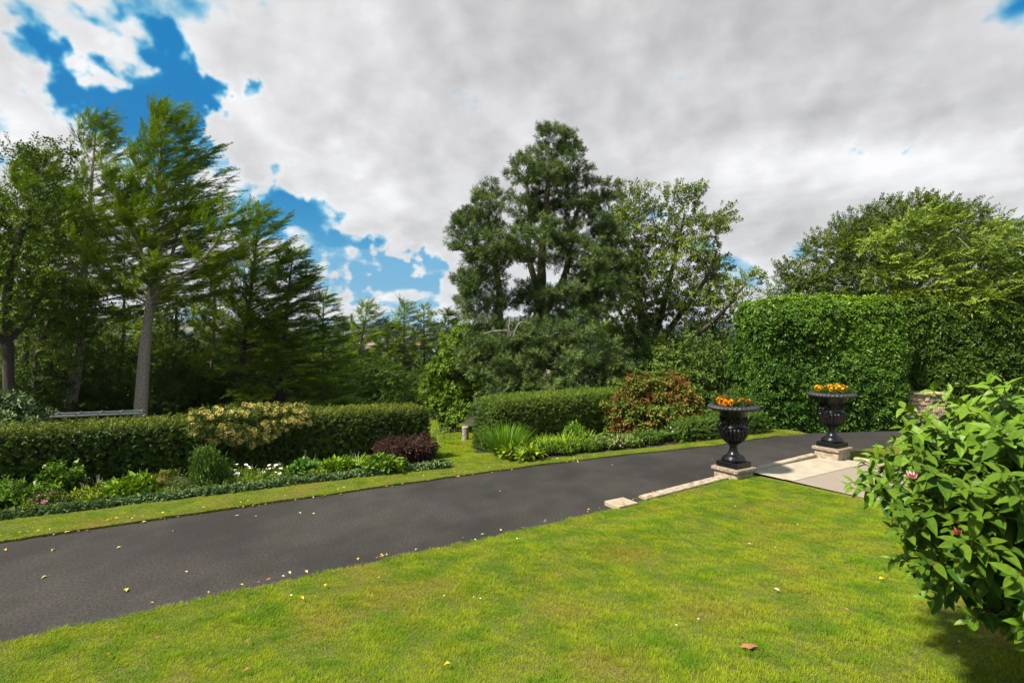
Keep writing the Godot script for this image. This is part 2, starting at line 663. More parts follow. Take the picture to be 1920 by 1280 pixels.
# ---------------------------------------------------------------- hedges: a rounded block of twigs with leafy sprigs all over it
func hedge(root: Node3D, a: Vector3, b: Vector3, half_w: float, h0: float, h1: float, rad: float, o: Dictionary) -> void:
	var r := rg(o.seed)
	var org := root.position
	var ax := (b - a)
	var ln := ax.length()
	ax = ax.normalized()
	var wx := ax.cross(UP).normalized()
	var lo := Vector3(0, 0, -half_w)
	var hi := Vector3(ln, 1.0, half_w)
	var bump: float = o.get("bump", 0.05)
	var hm := (h0 + h1) * 0.5
	var box := Vector3(ln * 0.5, hm * 0.5, half_w)
	var inner := box - Vector3(rad, rad, rad)
	var surf := func(q: Vector3, inset: float) -> Array:
		var c := Vector3(clampf(q.x, -inner.x, inner.x), clampf(q.y, -box.y, inner.y), clampf(q.z, -inner.z, inner.z))
		var d := q - c
		if d.length() < 1e-4:
			d = UP
		d = d.normalized()
		var p := c + d * (rad - inset)
		var f := p.x / ln + 0.5
		var y := (p.y + hm * 0.5) / hm
		var w := a + ax * (p.x + ln * 0.5) + wx * p.z
		w.y = lerpf(a.y, b.y, f) + y * lerpf(h0, h1, f)
		var wn := ax * d.x + wx * d.z + UP * d.y
		w += wn * bump * (patch_noise.get_noise_3dv(w * 9.0) + 0.5 * patch_noise.get_noise_3dv(w * 30.0))
		return [w - org, wn]
	# the twiggy inside
	var mb := MB.new()
	var nx := int(ln / 0.25) + 4
	var ny := 10
	var ring := 0
	for i in nx + 1:
		var fx := lerpf(-box.x, box.x, float(i) / nx)
		for k in ny + 1:
			var f := float(k) / ny * 3.0
			var q: Vector3
			if f < 1.0:
				q = Vector3(fx, lerpf(-box.y, box.y, f), -box.z)
			elif f < 2.0:
				q = Vector3(fx, box.y, lerpf(-box.z, box.z, f - 1.0))
			else:
				q = Vector3(fx, lerpf(box.y, -box.y, f - 2.0), box.z)
			var sp: Array = surf.call(q, float(o.get("inset", 0.07)))
			mb.vert(sp[0], sp[1], Color.WHITE)
		if i > 0:
			for k in ny:
				var p := i * (ny + 1) + k
				var q := p - ny - 1
				mb.ix.append_array(PackedInt32Array([q, p, p + 1, q, p + 1, q + 1]))
	for e in [0, nx]:
		for k in range(1, ny):
			mb.ix.append_array(PackedInt32Array([e * (ny + 1), e * (ny + 1) + k, e * (ny + 1) + k + 1]))
	part("inner_twigs", mb.mesh(), M.twiggy, root)
	var faces := [ln * hm, ln * hm, ln * half_w * 2.0, half_w * 2.0 * hm, half_w * 2.0 * hm]
	var dens: float = o.dens
	var meshes: Array = o.sprigs
	var sets := []
	for m in meshes:
		sets.append([[], []])
	for fi in 5:
		for i in int(faces[fi] * dens):
			var u := r.randf_range(-1, 1)
			var v := r.randf_range(-1, 1)
			var q: Vector3
			match fi:
				0: q = Vector3(u * box.x, v * box.y, box.z)
				1: q = Vector3(u * box.x, v * box.y, -box.z)
				2: q = Vector3(u * box.x, box.y, v * box.z)
				3: q = Vector3(box.x, u * box.y, v * box.z)
				4: q = Vector3(-box.x, u * box.y, v * box.z)
			if fi == 1 and r.randf() < 0.6:
				continue
			var sp: Array = surf.call(q, r.randf_range(0.0, 0.1))
			if fine_noise.get_noise_3dv((sp[0] + org) * 55.0) < -0.22 and r.randf() < float(o.get("thin", 0.0)):
				continue
			var wn: Vector3 = sp[1]
			var d := (wn + rnd3(r) * float(o.get("rough", 0.8)) + UP * 0.25).normalized()
			if o.get("shoots", 0.0) > 0.0 and r.randf() < o.shoots and wn.y > 0.5:
				d = (UP + rnd3(r) * 0.3).normalized()
			var which := r.randi() % meshes.size()
			sets[which][0].append(Transform3D(facing(d, (wn + rnd3(r) * 0.6 + UP * 0.4), r.randf_range(0.7, 1.25)), sp[0]))
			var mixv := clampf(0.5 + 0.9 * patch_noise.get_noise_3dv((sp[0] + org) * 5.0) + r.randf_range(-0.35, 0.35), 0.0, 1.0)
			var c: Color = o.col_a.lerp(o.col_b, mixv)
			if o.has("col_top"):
				c = c.lerp(o.col_top, pow(clampf(wn.y, 0.0, 1.0), 3.0) * r.randf_range(0.2, 1.0))  # paler tops: new growth, with sunlight put into the colour too
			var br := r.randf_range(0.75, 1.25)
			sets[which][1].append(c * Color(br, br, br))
	for i in meshes.size():
		scatter("foliage", meshes[i], o.leaf, sets[i][0], sets[i][1], root)


# ---------------------------------------------------------------- border plants
func clump(root: Node3D, o: Dictionary) -> void:
	# stems fan out from the base, leafy sprigs along them, flowers at their ends
	var r := rg(o.seed)
	var mb := MB.new()
	var meshes: Array = o.sprigs
	var sets := []
	for m in meshes:
		sets.append([[], []])
	var heads := []
	var head_cols := []
	for i in int(o.n):
		var a := r.randf_range(0, TAU)
		var q := sqrt(r.randf())
		var rad: float = o.r
		var h: float = o.h * r.randf_range(0.7, 1.1) * (1.0 - 0.35 * q * q)
		var p0 := Vector3(cos(a), 0, sin(a)) * q * rad * float(o.get("foot", 0.35))
		var p2 := Vector3(cos(a) * q * rad, h, sin(a) * q * rad) + rnd3(r) * 0.04
		var p1 := p0.lerp(p2, 0.5) + UP * h * 0.15
		var pts := PackedVector3Array()
		for k in 5:
			var f := k / 4.0
			pts.push_back(p0.lerp(p1, f).lerp(p1.lerp(p2, f), f))
		mb.tube(pts, PackedFloat32Array([0.004, 0.004, 0.0035, 0.003, 0.002]), 3, o.get("stem_col", lin(0.06, 0.11, 0.03)))
		var per: int = o.per
		for k in per:
			var f := lerpf(float(o.get("low", 0.15)), float(o.get("high", 1.0)), (k + r.randf()) / per)
			var p := along(pts, f)
			var az := k * 2.4 + r.randf_range(-0.5, 0.5)
			var d := (Vector3(cos(az), 0, sin(az)) * float(o.get("out", 0.8)) + UP * float(o.get("lift", 0.6)) + rnd3(r) * 0.3).normalized()
			var which := r.randi() % meshes.size()
			var br := r.randf_range(0.75, 1.25)
			sets[which][0].append(Transform3D(facing(d, UP + rnd3(r) * 0.4, r.randf_range(0.7, 1.2)), p))
			var c: Color = o.col_a.lerp(o.col_b, r.randf())
			sets[which][1].append(c * Color(br, br, br))
		if o.has("flower") and r.randf() < float(o.get("flowering", 1.0)):
			var d := (UP + (p2 - p1).normalized() * 0.6 + Vector3(0.1, 0, 0.35) + rnd3(r) * 0.35).normalized()
			heads.append(Transform3D(facing(d, Vector3.BACK, r.randf_range(0.75, 1.2)), p2))
			var br := r.randf_range(0.85, 1.15)
			head_cols.append(Color(br, br, br))
	part("stems", mb.mesh(), M.stem, root).set_meta("kind", "stuff")
	for i in meshes.size():
		if sets[i][0].size():
			scatter("foliage", meshes[i], o.leaf, sets[i][0], sets[i][1], root)
	if heads.size():
		scatter("flowers", o.flower, M.petal, heads, head_cols, root)


func blades(root: Node3D, sd: int, n: int, rad: float, h: float, w: float, ca: Color, cb: Color, called := "blades", arch := 0.5) -> void:
	var r := rg(sd)
	var mb := MB.new()
	for i in n:
		var a := r.randf_range(0, TAU)
		var q := sqrt(r.randf())
		var o := Vector3(cos(a), 0, sin(a))
		var c := ca.lerp(cb, r.randf())
		mb.blade(o * q * rad * 0.45, (UP + o * q * 0.5 + rnd3(r) * 0.12).normalized(), o * arch * (0.4 + q) - UP * arch * 0.55, h * r.randf_range(0.6, 1.15), w * r.randf_range(0.7, 1.2), 6, c, c * Color(1.15, 1.1, 1.0))
	part(called, mb.mesh(), M.blade, root)


# ---------------------------------------------------------------- sky: computed clouds over blue air
func make_sky() -> Image:
	var w := 3200
	var h := 1600
	var big := FastNoiseLite.new()
	big.seed = 11
	big.noise_type = FastNoiseLite.TYPE_SIMPLEX_SMOOTH
	big.frequency = 1.0
	big.fractal_octaves = 7
	big.fractal_gain = 0.52
	var low := FastNoiseLite.new()
	low.seed = 5
	low.noise_type = FastNoiseLite.TYPE_SIMPLEX_SMOOTH
	low.frequency = 0.55
	low.fractal_octaves = 4
	# azimuth, elevation, half widths (degrees), strength: gaps (below 0) and cumulus heads (above 0)
	var gaps := [
		[-35.621, 23.141, 7.5, 3.4, -1.3], [-32.795, 22.586, 6.0, 4.2, -1.2], [-32.376, 19.424, 4.5, 3.6, -0.9], [-38.624, 17.648, 3.0, 2.0, -0.5],
		[-28.652, 16.861, 5.5, 4.4, -1.0], [-24.154, 13.234, 5.0, 4.0, -0.95], [-28.195, 11.554, 5.0, 4.0, -0.5], [-20.362, 9.869, 4.5, 3.2, -0.9], [-18.258, 8.629, 5.0, 2.4, -0.9], [-16.101, 6.218, 6.0, 3.0, -1.2], [-12.216, 5.754, 5.0, 3.4, -1.2], [-22.41, 11.58, 4.0, 3.0, -0.5],
		[-41.228, 25.855, 5.0, 1.2, -0.35], [-42.856, 18.002, 4.0, 1.4, -0.5], [36.964, 17.51, 4.5, 0.8, -0.55], [44.1, 16.301, 2.6, 1.2, -0.9], [44.554, 9.999, 3.5, 2.6, -0.9], [5.301, 20.282, 2.5, 0.8, -0.25],
		[-26.707, 18.958, 2.6, 2.2, 1.25], [-26.801, 15.921, 1.8, 1.4, 0.7], [-13.059, 9.128, 2.3, 1.3, 1.3], [-20.102, 7.009, 2.6, 2.2, 1.5], [-17.723, 3.092, 5.0, 1.8, 1.3], [-8.502, 6.688, 2.8, 4.5, 1.2], [-22.41, 13.402, 1.6, 1.6, 0.5],
		[-43.485, 21.44, 7.0, 7.0, 0.55], [-41.725, 17.308, 5.0, 4.0, 0.5], [-26.801, 26.844, 8.0, 5.0, 0.4], [-5.886, 25.494, 9.0, 5.0, 0.4], [-15.005, 18.96, 12.0, 7.0, 0.35], [19.316, 24.803, 26.0, 17.0, 1.25], [-18.258, 26.757, 10.0, 5.0, 0.7], [-11.65, 17.643, 7.0, 4.0, 0.6]]
	# tone of the cloud: azimuth, elevation, half widths, lighter or darker
	var tone := [
		[16.645, 30.02, 22.0, 6.0, -0.16], [-3.54, 26.047, 9.0, 3.5, -0.07], [26.801, 21.359, 16.0, 3.0, -0.10], [2.361, 31.072, 10.0, 5.0, -0.10], [35.426, 26.171, 14.0, 6.0, -0.12], [37.34, 19.623, 12.0, 2.6, -0.07],
		[25.372, 17.816, 9.0, 2.6, 0.11], [39.161, 15.418, 12.0, 2.4, 0.12], [-18.258, 26.308, 12.0, 5.0, 0.02], [-17.723, 18.716, 7.0, 4.0, 0.03], [-42.856, 18.588, 10.0, 9.0, 0.05], [12.779, 20.152, 7.0, 2.0, 0.05],
		[24.399, 10.375, 7.0, 2.0, -0.12], [28.195, 14.518, 9.0, 1.2, -0.06], [-12.779, 12.747, 5.0, 1.4, -0.10], [-4.715, 21.582, 6.0, 2.5, -0.08], [-9.367, 11.779, 5.0, 1.2, -0.06], [24.399, 2.419, 7.0, 2.0, -0.22], [-15.005, 14.782, 4.0, 2.0, 0.07]]
	var rows: Array = []
	rows.resize(h)
	var lit := Vector3(-0.9, 0, 0.2).normalized() * 0.09
	var half := PackedByteArray()
	half.resize(w * 3)
	for i in w:
		half[i * 3] = 176
		half[i * 3 + 1] = 180
		half[i * 3 + 2] = 178
	var one := func(row: int) -> void:
		if row >= h / 2:
			rows[row] = half
			return
		var b := PackedByteArray()
		b.resize(w * 3)
		var el := PI * (0.5 - (row + 0.5) / h)
		var eld := rad_to_deg(el)
		var y := sin(el)
		var c := cos(el)
		var kx := 1.35 / (y + 0.16)
		# only what lies at this height
		var gs := []
		for g in gaps:
			var e: float = (absf(eld - g[1]) - 3.0) / g[3]
			if e < 2.2:
				gs.append([g[0], 1.0 / (g[2] * (0.66 if g[0] < -15.0 else 1.0)), g[4], g[1], 1.0 / g[3]])
		var ts := []
		for g in tone:
			var e: float = (eld - g[1]) / g[3]
			if e * e < 5.0:
				ts.append([g[0], 1.0 / g[2], g[4] * exp(-e * e)])
		var blue := Color(0.50, 0.72, 0.85).lerp(Color(0.0, 0.49, 0.745), smoothstep(2.0, 19.0, eld))
		for i in w:
			var az := TAU * (i + 0.5) / w
			if az > PI:
				az -= TAU
			var azd := rad_to_deg(az)
			var dir := Vector3(sin(az) * c, y, -cos(az) * c)
			var q := Vector3(dir.x * kx, y * 1.2, dir.z * kx)
			var n := big.get_noise_3dv(q) + 0.45 * big.get_noise_3dv(dir * 9.0)
			var l := low.get_noise_3dv(q)
			var cv := 0.86 + 1.9 * n + 0.30 * l
			var gap := 0.0
			var head := 0.0
			if gs.size():
				var wa := azd + 9.0 * big.get_noise_3dv(dir * 7.0 + Vector3(5, 0, 0)) + 2.6 * big.get_noise_3dv(dir * 26.0)
				var we := eld + 6.5 * big.get_noise_3dv(dir * 7.0 + Vector3(0, 9, 0)) + 2.0 * big.get_noise_3dv(dir * 26.0 + Vector3(0, 3, 0))
				for g in gs:
					var ex: float = (wa - g[0]) * g[1]
					var ey: float = (we - g[3]) * g[4]
					ex = ex * ex + ey * ey
					if ex < 6.0:
						if g[2] < 0.0:
							gap += g[2] * exp(-ex)
						else:
							head += g[2] * exp(-ex)
			cv += maxf(gap, -1.32) + head
			var a := smoothstep(-0.22, 0.74, cv)
			var tn := 0.885 - 0.05 * smoothstep(0.4, 1.4, cv) + 0.06 * l
			for g in ts:
				var e: float = (azd - g[0]) * g[1]
				e *= e
				if e < 6.0:
					tn += (0.28 if g[2] < 0.0 else 1.0) * g[2] * exp(-e)
			tn += 0.15 * (n - big.get_noise_3dv(q + lit) - 0.45 * big.get_noise_3dv((dir + lit * 0.35) * 9.0)) + 0.045 * (1.0 - smoothstep(0.2, 0.9, cv))
			tn = clampf(tn, 0.70, 0.985)
			b[i * 3] = int(255.0 * lerpf(blue.r, tn, a))
			b[i * 3 + 1] = int(255.0 * lerpf(blue.g, tn * 0.998, a))
			b[i * 3 + 2] = int(255.0 * lerpf(blue.b, minf(1.0, tn * 1.0 + 0.004), a))
		rows[row] = b
	var id := WorkerThreadPool.add_group_task(one, h)
	WorkerThreadPool.wait_for_group_task_completion(id)
	var all := PackedByteArray()
	for row in rows:
		all.append_array(row)
	return Image.create_from_data(w, h, false, Image.FORMAT_RGB8, all)


# ---------------------------------------------------------------- ground pieces
func strip(s0: float, s1: float, ds: float, edge: Callable, nt: int, y: Callable, col: Callable) -> ArrayMesh:
	var mb := MB.new()
	var ns := int((s1 - s0) / ds)
	for i in ns + 1:
		var s := lerpf(s0, s1, float(i) / ns)
		var e: Vector2 = edge.call(s)
		for k in nt + 1:
			var t := lerpf(e.x, e.y, float(k) / nt)
			var p := st(s, t)
			var yy: float = y.call(s, t)
			var ya: float = y.call(s + 0.05, t)
			var yb: float = y.call(s, t + 0.05)
			p.y = yy
			var nn := (UP - D * ((ya - yy) / 0.05) - N * ((yb - yy) / 0.05)).normalized()
			mb.vert(p, nn, col.call(p))
		if i > 0:
			for k in nt:
				var p := i * (nt + 1) + k
				var q := p - nt - 1
				mb.ix.append_array(PackedInt32Array([q, q + 1, p + 1, q, p + 1, p]))
	# a lip down each long side
	for side in [0, nt]:
		for i in ns:
			var a := mb.v[i * (nt + 1) + side]
			var b := mb.v[(i + 1) * (nt + 1) + side]
			var dn := Vector3(0, -0.09, 0)
			var cc := mb.c[i * (nt + 1) + side]
			if side == 0:
				mb.quad(a, b, b + dn, a + dn, cc)
			else:
				mb.quad(b, a, a + dn, b + dn, cc)
	return mb.mesh()


func interp(tab: Array, s: float, k: int) -> float:
	for i in tab.size() - 1:
		if s <= tab[i + 1][0]:
			var f: float = clampf((s - tab[i][0]) / (tab[i + 1][0] - tab[i][0]), 0, 1)
			return lerpf(tab[i][k], tab[i + 1][k], f)
	return tab[-1][k]


var drive_tab := [[-16.0, 5.46, 8.20], [1.0, 5.40, 8.19], [3.6, 5.36, 8.18], [5.2, 5.42, 8.12], [6.2, 5.60, 8.05], [8.0, 5.70, 7.86], [10.0, 5.68, 7.60], [12.2, 5.5, 7.62], [13.6, 5.0, 7.35], [15.0, 4.2, 6.75], [17.0, 3.0, 5.9], [20.0, 1.0, 4.2], [24.0, -2.0, 1.5]]


func drive_edge(s: float) -> Vector2:
	var wob := 0.025 * fine_noise.get_noise_2d(s * 60.0, 3.0)
	return Vector2(interp(drive_tab, s, 1) + wob, interp(drive_tab, s, 2) + 0.025 * fine_noise.get_noise_2d(s * 60.0, 33.0))


func grass_col(p: Vector3, r: RandomNumberGenerator) -> Color:
	var a := patch_noise.get_noise_2d(p.x * 14.0, p.z * 14.0)
	var b := patch_noise.get_noise_2d(p.x * 45.0 + 90.0, p.z * 45.0)
	var g := lin(0.33, 0.42, 0.024).lerp(lin(0.15, 0.30, 0.017), clampf(0.4 - 1.4 * b, 0, 1))
	g = g.lerp(lin(0.37, 0.34, 0.05), clampf(a * 1.5 - 0.15 + r.randf_range(-0.2, 0.2), 0.0, 0.8))
	var k := r.randf_range(0.8, 1.2)
	return g * Color(k, k, k)


func scatter_grass(sd: int, s0: float, s1: float, edge: Callable, dens: float, size: float, y: Callable) -> void:
	var r := rg(sd)
	var cells := int((s1 - s0) / 0.25)
	for i in cells:
		var s := s0 + i * 0.25
		var e: Vector2 = edge.call(s)
		if e.y <= e.x:
			continue
		var nn := int(dens * 0.25 * (e.y - e.x))
		for k in nn:
			var ss := s + r.randf() * 0.25
			var t := r.randf_range(e.x, e.y)
			var p := st(ss, t)
			var z := -p.z
			if z < 0.4 or absf(p.x) > z * 1.35 + 1.2:
				continue
			var keep := clampf(6.5 / z, 0.25, 1.0)
			if r.randf() > keep:
				continue
			p.y = y.call(ss, t)
			var kk := size * r.randf_range(0.7, 1.25) / sqrt(keep) * (0.85 + 0.4 * patch_noise.get_noise_2d(p.x * 30.0, p.z * 30.0 + 400.0))
			var b := Basis(UP, r.randf_range(0, TAU)).scaled(Vector3(kk, kk * 0.9, kk))
			var w := r.randi() % 2
			grass_sets[w][0].append(Transform3D(b, p))
			grass_sets[w][1].append(grass_col(p, r))


var grass_sets := [[[], []], [[], []]]


# ---------------------------------------------------------------- the urns
func make_urn() -> Node3D:
	var u := thing("garden_urn", "x", "urn", Vector3.ZERO, "black urns flanking the garden path")
	var mb := MB.new()
	mb.box(Vector3(-0.197, 0, -0.197), Vector3(0.197, 0.088, 0.197), Color.WHITE, Transform3D(), 0.006)
	part("plinth", mb.mesh(), M.iron, u)
	mb = MB.new()
	mb.lathe(PackedVector2Array([Vector2(0.0, 0.088), Vector2(0.17, 0.088), Vector2(0.184, 0.098), Vector2(0.188, 0.118), Vector2(0.184, 0.14), Vector2(0.172, 0.152), Vector2(0.158, 0.155), Vector2(0.157, 0.168), Vector2(0.15, 0.176), Vector2(0.122, 0.19), Vector2(0.096, 0.214), Vector2(0.077, 0.244), Vector2(0.065, 0.28), Vector2(0.059, 0.32), Vector2(0.058, 0.342), Vector2(0.074, 0.348), Vector2(0.078, 0.358), Vector2(0.074, 0.368), Vector2(0.072, 0.378)]), 40, Color.WHITE)
	part("foot", mb.mesh(), M.iron, u)
	mb = MB.new()
	mb.lathe(PackedVector2Array([Vector2(0.07, 0.376), Vector2(0.1, 0.388), Vector2(0.14, 0.415), Vector2(0.18, 0.455), Vector2(0.212, 0.5), Vector2(0.234, 0.55), Vector2(0.245, 0.595), Vector2(0.243, 0.63), Vector2(0.228, 0.652), Vector2(0.205, 0.662)]), 264, Color.WHITE, 0.13, 22)
	part("fluted_bowl", mb.mesh(), M.iron, u)
	mb = MB.new()
	mb.lathe(PackedVector2Array([Vector2(0.16, 0.655), Vector2(0.222, 0.66), Vector2(0.23, 0.668), Vector2(0.222, 0.678), Vector2(0.21, 0.684), Vector2(0.201, 0.695), Vector2(0.197, 0.72), Vector2(0.196, 0.75), Vector2(0.199, 0.79), Vector2(0.206, 0.84), Vector2(0.217, 0.885), Vector2(0.234, 0.925), Vector2(0.258, 0.955), Vector2(0.3, 0.975), Vector2(0.36, 0.985)]), 56, Color.WHITE)
	# raised scrolls of leaf and blossom round the neck
	for i in 12:
		var a := TAU * i / 12.0
		for k in 7:
			var b := TAU * k / 7.0
			var rr := 0.196 + 0.016 * (sin(b) * 0.5 + 0.5)
			var p := Vector3(cos(a + cos(b) * 0.17) * rr, 0.79 + sin(b) * 0.045, sin(a + cos(b) * 0.17) * rr)
			var o := Vector3(cos(a), 0.1, sin(a))
			mb.tube(PackedVector3Array([p - o * 0.01, p + o * 0.006, p + o * 0.012]), PackedFloat32Array([0.016, 0.012, 0.001]), 6, Color.WHITE)
	part("neck", mb.mesh(), M.iron, u)
	# rolled rim carved with slanting lobes
	mb = MB.new()
	var seg := 240
	var rings := 16
	for k in rings + 1:
		var f := float(k) / rings
		var a := lerpf(-1.15, PI + 0.5, f)
		for i in seg + 1:
			var w := TAU * i / seg
			var lobe := absf(sin(w * 17.0 + f * 3.2))
			var amp := sin(clampf(f * 1.25, 0.0, 1.0) * PI) * 0.02
			var px := 0.335 + cos(a) * 0.078
			var py := 0.998 + sin(a) * 0.042
			px += cos(a) * amp * (lobe - 0.6)
			py += sin(a) * amp * (lobe - 0.6)
			var on := Vector3(cos(w), 0, sin(w))
			var nn := (on * cos(a) * 0.55 + UP * sin(a)).normalized()
			nn = (nn + Vector3(-sin(w), 0, cos(w)) * cos(w * 17.0 + f * 3.2) * signf(sin(w * 17.0 + f * 3.2)) * -0.55 * amp / 0.02).normalized()
			mb.vert(on * px + UP * py, nn, Color.WHITE)
	for k in rings:
		for i in seg:
			var p := k * (seg + 1) + i
			var q := p + seg + 1
			mb.ix.append_array(PackedInt32Array([p, q + 1, q, p, p + 1, q + 1]))
	part("rim", mb.mesh(), M.iron_sky_grey, u)
	mb = MB.new()
	mb.lathe(PackedVector2Array([Vector2(0.0, 0.955), Vector2(0.1, 0.955), Vector2(0.27, 0.95)]), 24, Color.WHITE)
	part("soil", mb.mesh(), M.soil, u)
	for sg in [-1.0, 1.0]:
		var o: Vector3 = D * sg
		var x: Vector3 = o.cross(UP)
		mb = MB.new()
		var pts := smooth_line([o * 0.25 + UP * 0.6, o * 0.31 + UP * 0.64, o * 0.36 + UP * 0.70, o * 0.378 + UP * 0.745, o * 0.35 + UP * 0.768, o * 0.29 + UP * 0.766, o * 0.245 + UP * 0.755, o * 0.222 + UP * 0.72, o * 0.22 + UP * 0.67], 4)
		for dx in [-0.035, 0.035]:
			var pp := PackedVector3Array()
			var rr := PackedFloat32Array()
			for i in pts.size():
				var f := float(i) / (pts.size() - 1)
				pp.push_back(pts[i] + x * dx * (0.6 + 0.8 * f))
				rr.push_back(0.016)
			mb.tube(pp, rr, 8, Color.WHITE)
		var bar := PackedVector3Array()
		for i in 9:
			bar.push_back(o * 0.372 + UP * 0.757 + x * lerpf(-0.045, 0.045, i / 8.0))
		mb.tube(bar, PackedFloat32Array([0.001, 0.014, 0.017, 0.016, 0.017, 0.016, 0.017, 0.014, 0.001]), 8, Color.WHITE)
		part("handle", mb.mesh(), M.iron, u)
		# the cast mask under each handle: brow, nose, cheeks, mane
		mb = MB.new()
		var lumps := [[0, 0, 0.052, 0.03], [-0.02, 0.018, 0.017, 0.05], [0.02, 0.018, 0.017, 0.05], [0, 0.0, 0.013, 0.064], [0, -0.022, 0.02, 0.052], [-0.024, -0.012, 0.018, 0.046], [0.024, -0.012, 0.018, 0.046], [0, -0.045, 0.016, 0.042]]
		for i in 9:
			var a := PI * (i / 8.0)
			lumps.append([cos(a) * 0.052, sin(a) * 0.045 + 0.004, 0.019, 0.034])
		for e in lumps:
			var cen: Vector3 = o * (0.232 + e[3] * 0.5) + x * e[0] + UP * (0.6 + e[1])
			var prev := []
			for j in 7:
				var la := PI * (j / 6.0 - 0.5)
				for k in 10:
					var lo := TAU * k / 10.0
					var nn := Vector3(cos(la) * cos(lo), sin(la), cos(la) * sin(lo))
					mb.vert(cen + nn * e[2], nn, Color.WHITE)
			var b0 := mb.v.size() - 70
			for j in 6:
				for k in 10:
					var p := b0 + j * 10 + k
					var p2 := b0 + j * 10 + (k + 1) % 10
					mb.ix.append_array(PackedInt32Array([p, p2 + 10, p + 10, p, p2, p2 + 10]))
		part("mask", mb.mesh(), M.iron, u)
	return u


func pedestal(at: Vector3, yaw: float, h: float, label: String, sd: int) -> void:
	var p := thing("stone_pedestal", label, "pedestal", at, "stone pedestals under the urns")
	p.rotation.y = yaw
	var r := rg(sd)
	for e in [["block", 0.222, -0.12, h - 0.07, 0.01], ["cap", 0.258, h - 0.068, h, 0.012]]:
		var mb := MB.new()
		mb.box(Vector3(-e[1], e[2], -e[1]), Vector3(e[1], e[3], e[1]), Color.WHITE, Transform3D(), e[4])
		var o := part(e[0], mb.mesh(), M.stone if e[0] == "block" else M.cap, p)
	# worn flecks of pale lichen on the cap's edge
	var mb := MB.new()
	for i in 26:
		var s := r.randf_range(0.004, 0.011)
		var side := i % 2
		var u := r.randf_range(-0.24, 0.24)
		var y := h - r.randf_range(0.012, 0.058)
		var c := Vector3(u, y, 0.2585) if side == 0 else Vector3(-0.2585, y, u)
		var nn := Vector3(0, 0, 1) if side == 0 else Vector3(-1, 0, 0)
		var x := nn.cross(UP)
		var pts := []
		for k in 7:
			pts.append(c + (x * cos(TAU * k / 7.0) + UP * sin(TAU * k / 7.0)) * s * r.randf_range(0.6, 1.2))
		for k in 7:
			mb.tri(c + nn * 0.003, pts[k], pts[(k + 1) % 7], lin(0.55, 0.53, 0.47))
	part("lichen", mb.mesh(), M.matte, p).set_meta("kind", "stuff")


func bloom(sd: int, rings: int, rad: float, ca: Color, cb: Color) -> ArrayMesh:
	var r := rg(sd)
	var mb := MB.new()
	for k in rings:
		var f := float(k) / rings
		var n := 11 - k * 2
		for i in n:
			var a := TAU * (i + 0.5 * (k % 2)) / n + r.randf_range(-0.15, 0.15)
			var d := Vector3(cos(a), 0.15 + f * 1.6, sin(a)).normalized()
			mb.leaf(UP * (0.012 * k), d, (UP - d * 0.2 + rnd3(r) * 0.25).normalized(), rad * (1.0 - f * 0.35), rad * 0.7, ca.lerp(cb, r.randf()), 0.1, r.randf_range(-0.1, 0.3))
	return mb.mesh()


func daisy_head(sd: int) -> ArrayMesh:
	var mb := MB.new()
	for i in 13:
		var a := TAU * i / 13.0
		mb.leaf(Vector3.ZERO, Vector3(cos(a), 0.1, sin(a)).normalized(), UP, 0.032, 0.014, lin(0.85, 0.85, 0.82), 0.05, 0.05)
	for i in 6:
		var a := TAU * i / 6.0
		var b := TAU * (i + 1) / 6.0
		mb.tri(UP * 0.008, Vector3(cos(a), 0.2, sin(a)) * 0.009, Vector3(cos(b), 0.2, sin(b)) * 0.009, lin(0.75, 0.5, 0.03))
	return mb.mesh()


func spike_head(sd: int, l: float, w: float, ca: Color, cb: Color) -> ArrayMesh:
	var r := rg(sd)
	var mb := MB.new()
	var n := int(l / 0.006)
	for i in n:
		var f := float(i) / n
		var a := i * 2.4
		var d := Vector3(cos(a), 0.3, sin(a)).normalized()
		mb.leaf(UP * l * f, d, (UP + rnd3(r) * 0.4).normalized(), w * (1.05 - f * 0.8) * r.randf_range(0.8, 1.2), w * 0.7, ca.lerp(cb, r.randf()))
	return mb.mesh()


func trumpet_cluster(sd: int) -> ArrayMesh:
	# a honeysuckle head: slender tubes flaring to two lips, cream ageing to apricot
	var r := rg(sd)
	var mb := MB.new()
	for i in 13:
		var a := TAU * i / 13.0 + r.randf_range(-0.2, 0.2)
		var d := Vector3(cos(a), r.randf_range(0.1, 0.9), sin(a)).normalized()
		var c := lin(0.90, 0.72, 0.20).lerp(lin(0.90, 0.82, 0.42), r.randf())
		if r.randf() < 0.1:
			c = lin(0.72, 0.40, 0.08)
		var m := d * 0.032
		mb.leaf(Vector3.ZERO, d, rnd3(r), 0.036, 0.009, c, 0.0, 0.0)
		mb.leaf(m, (d + UP * 0.7).normalized(), d, 0.022, 0.014, c)
		mb.leaf(m, (d - UP * 0.9).normalized(), d, 0.02, 0.007, c)
	return mb.mesh()


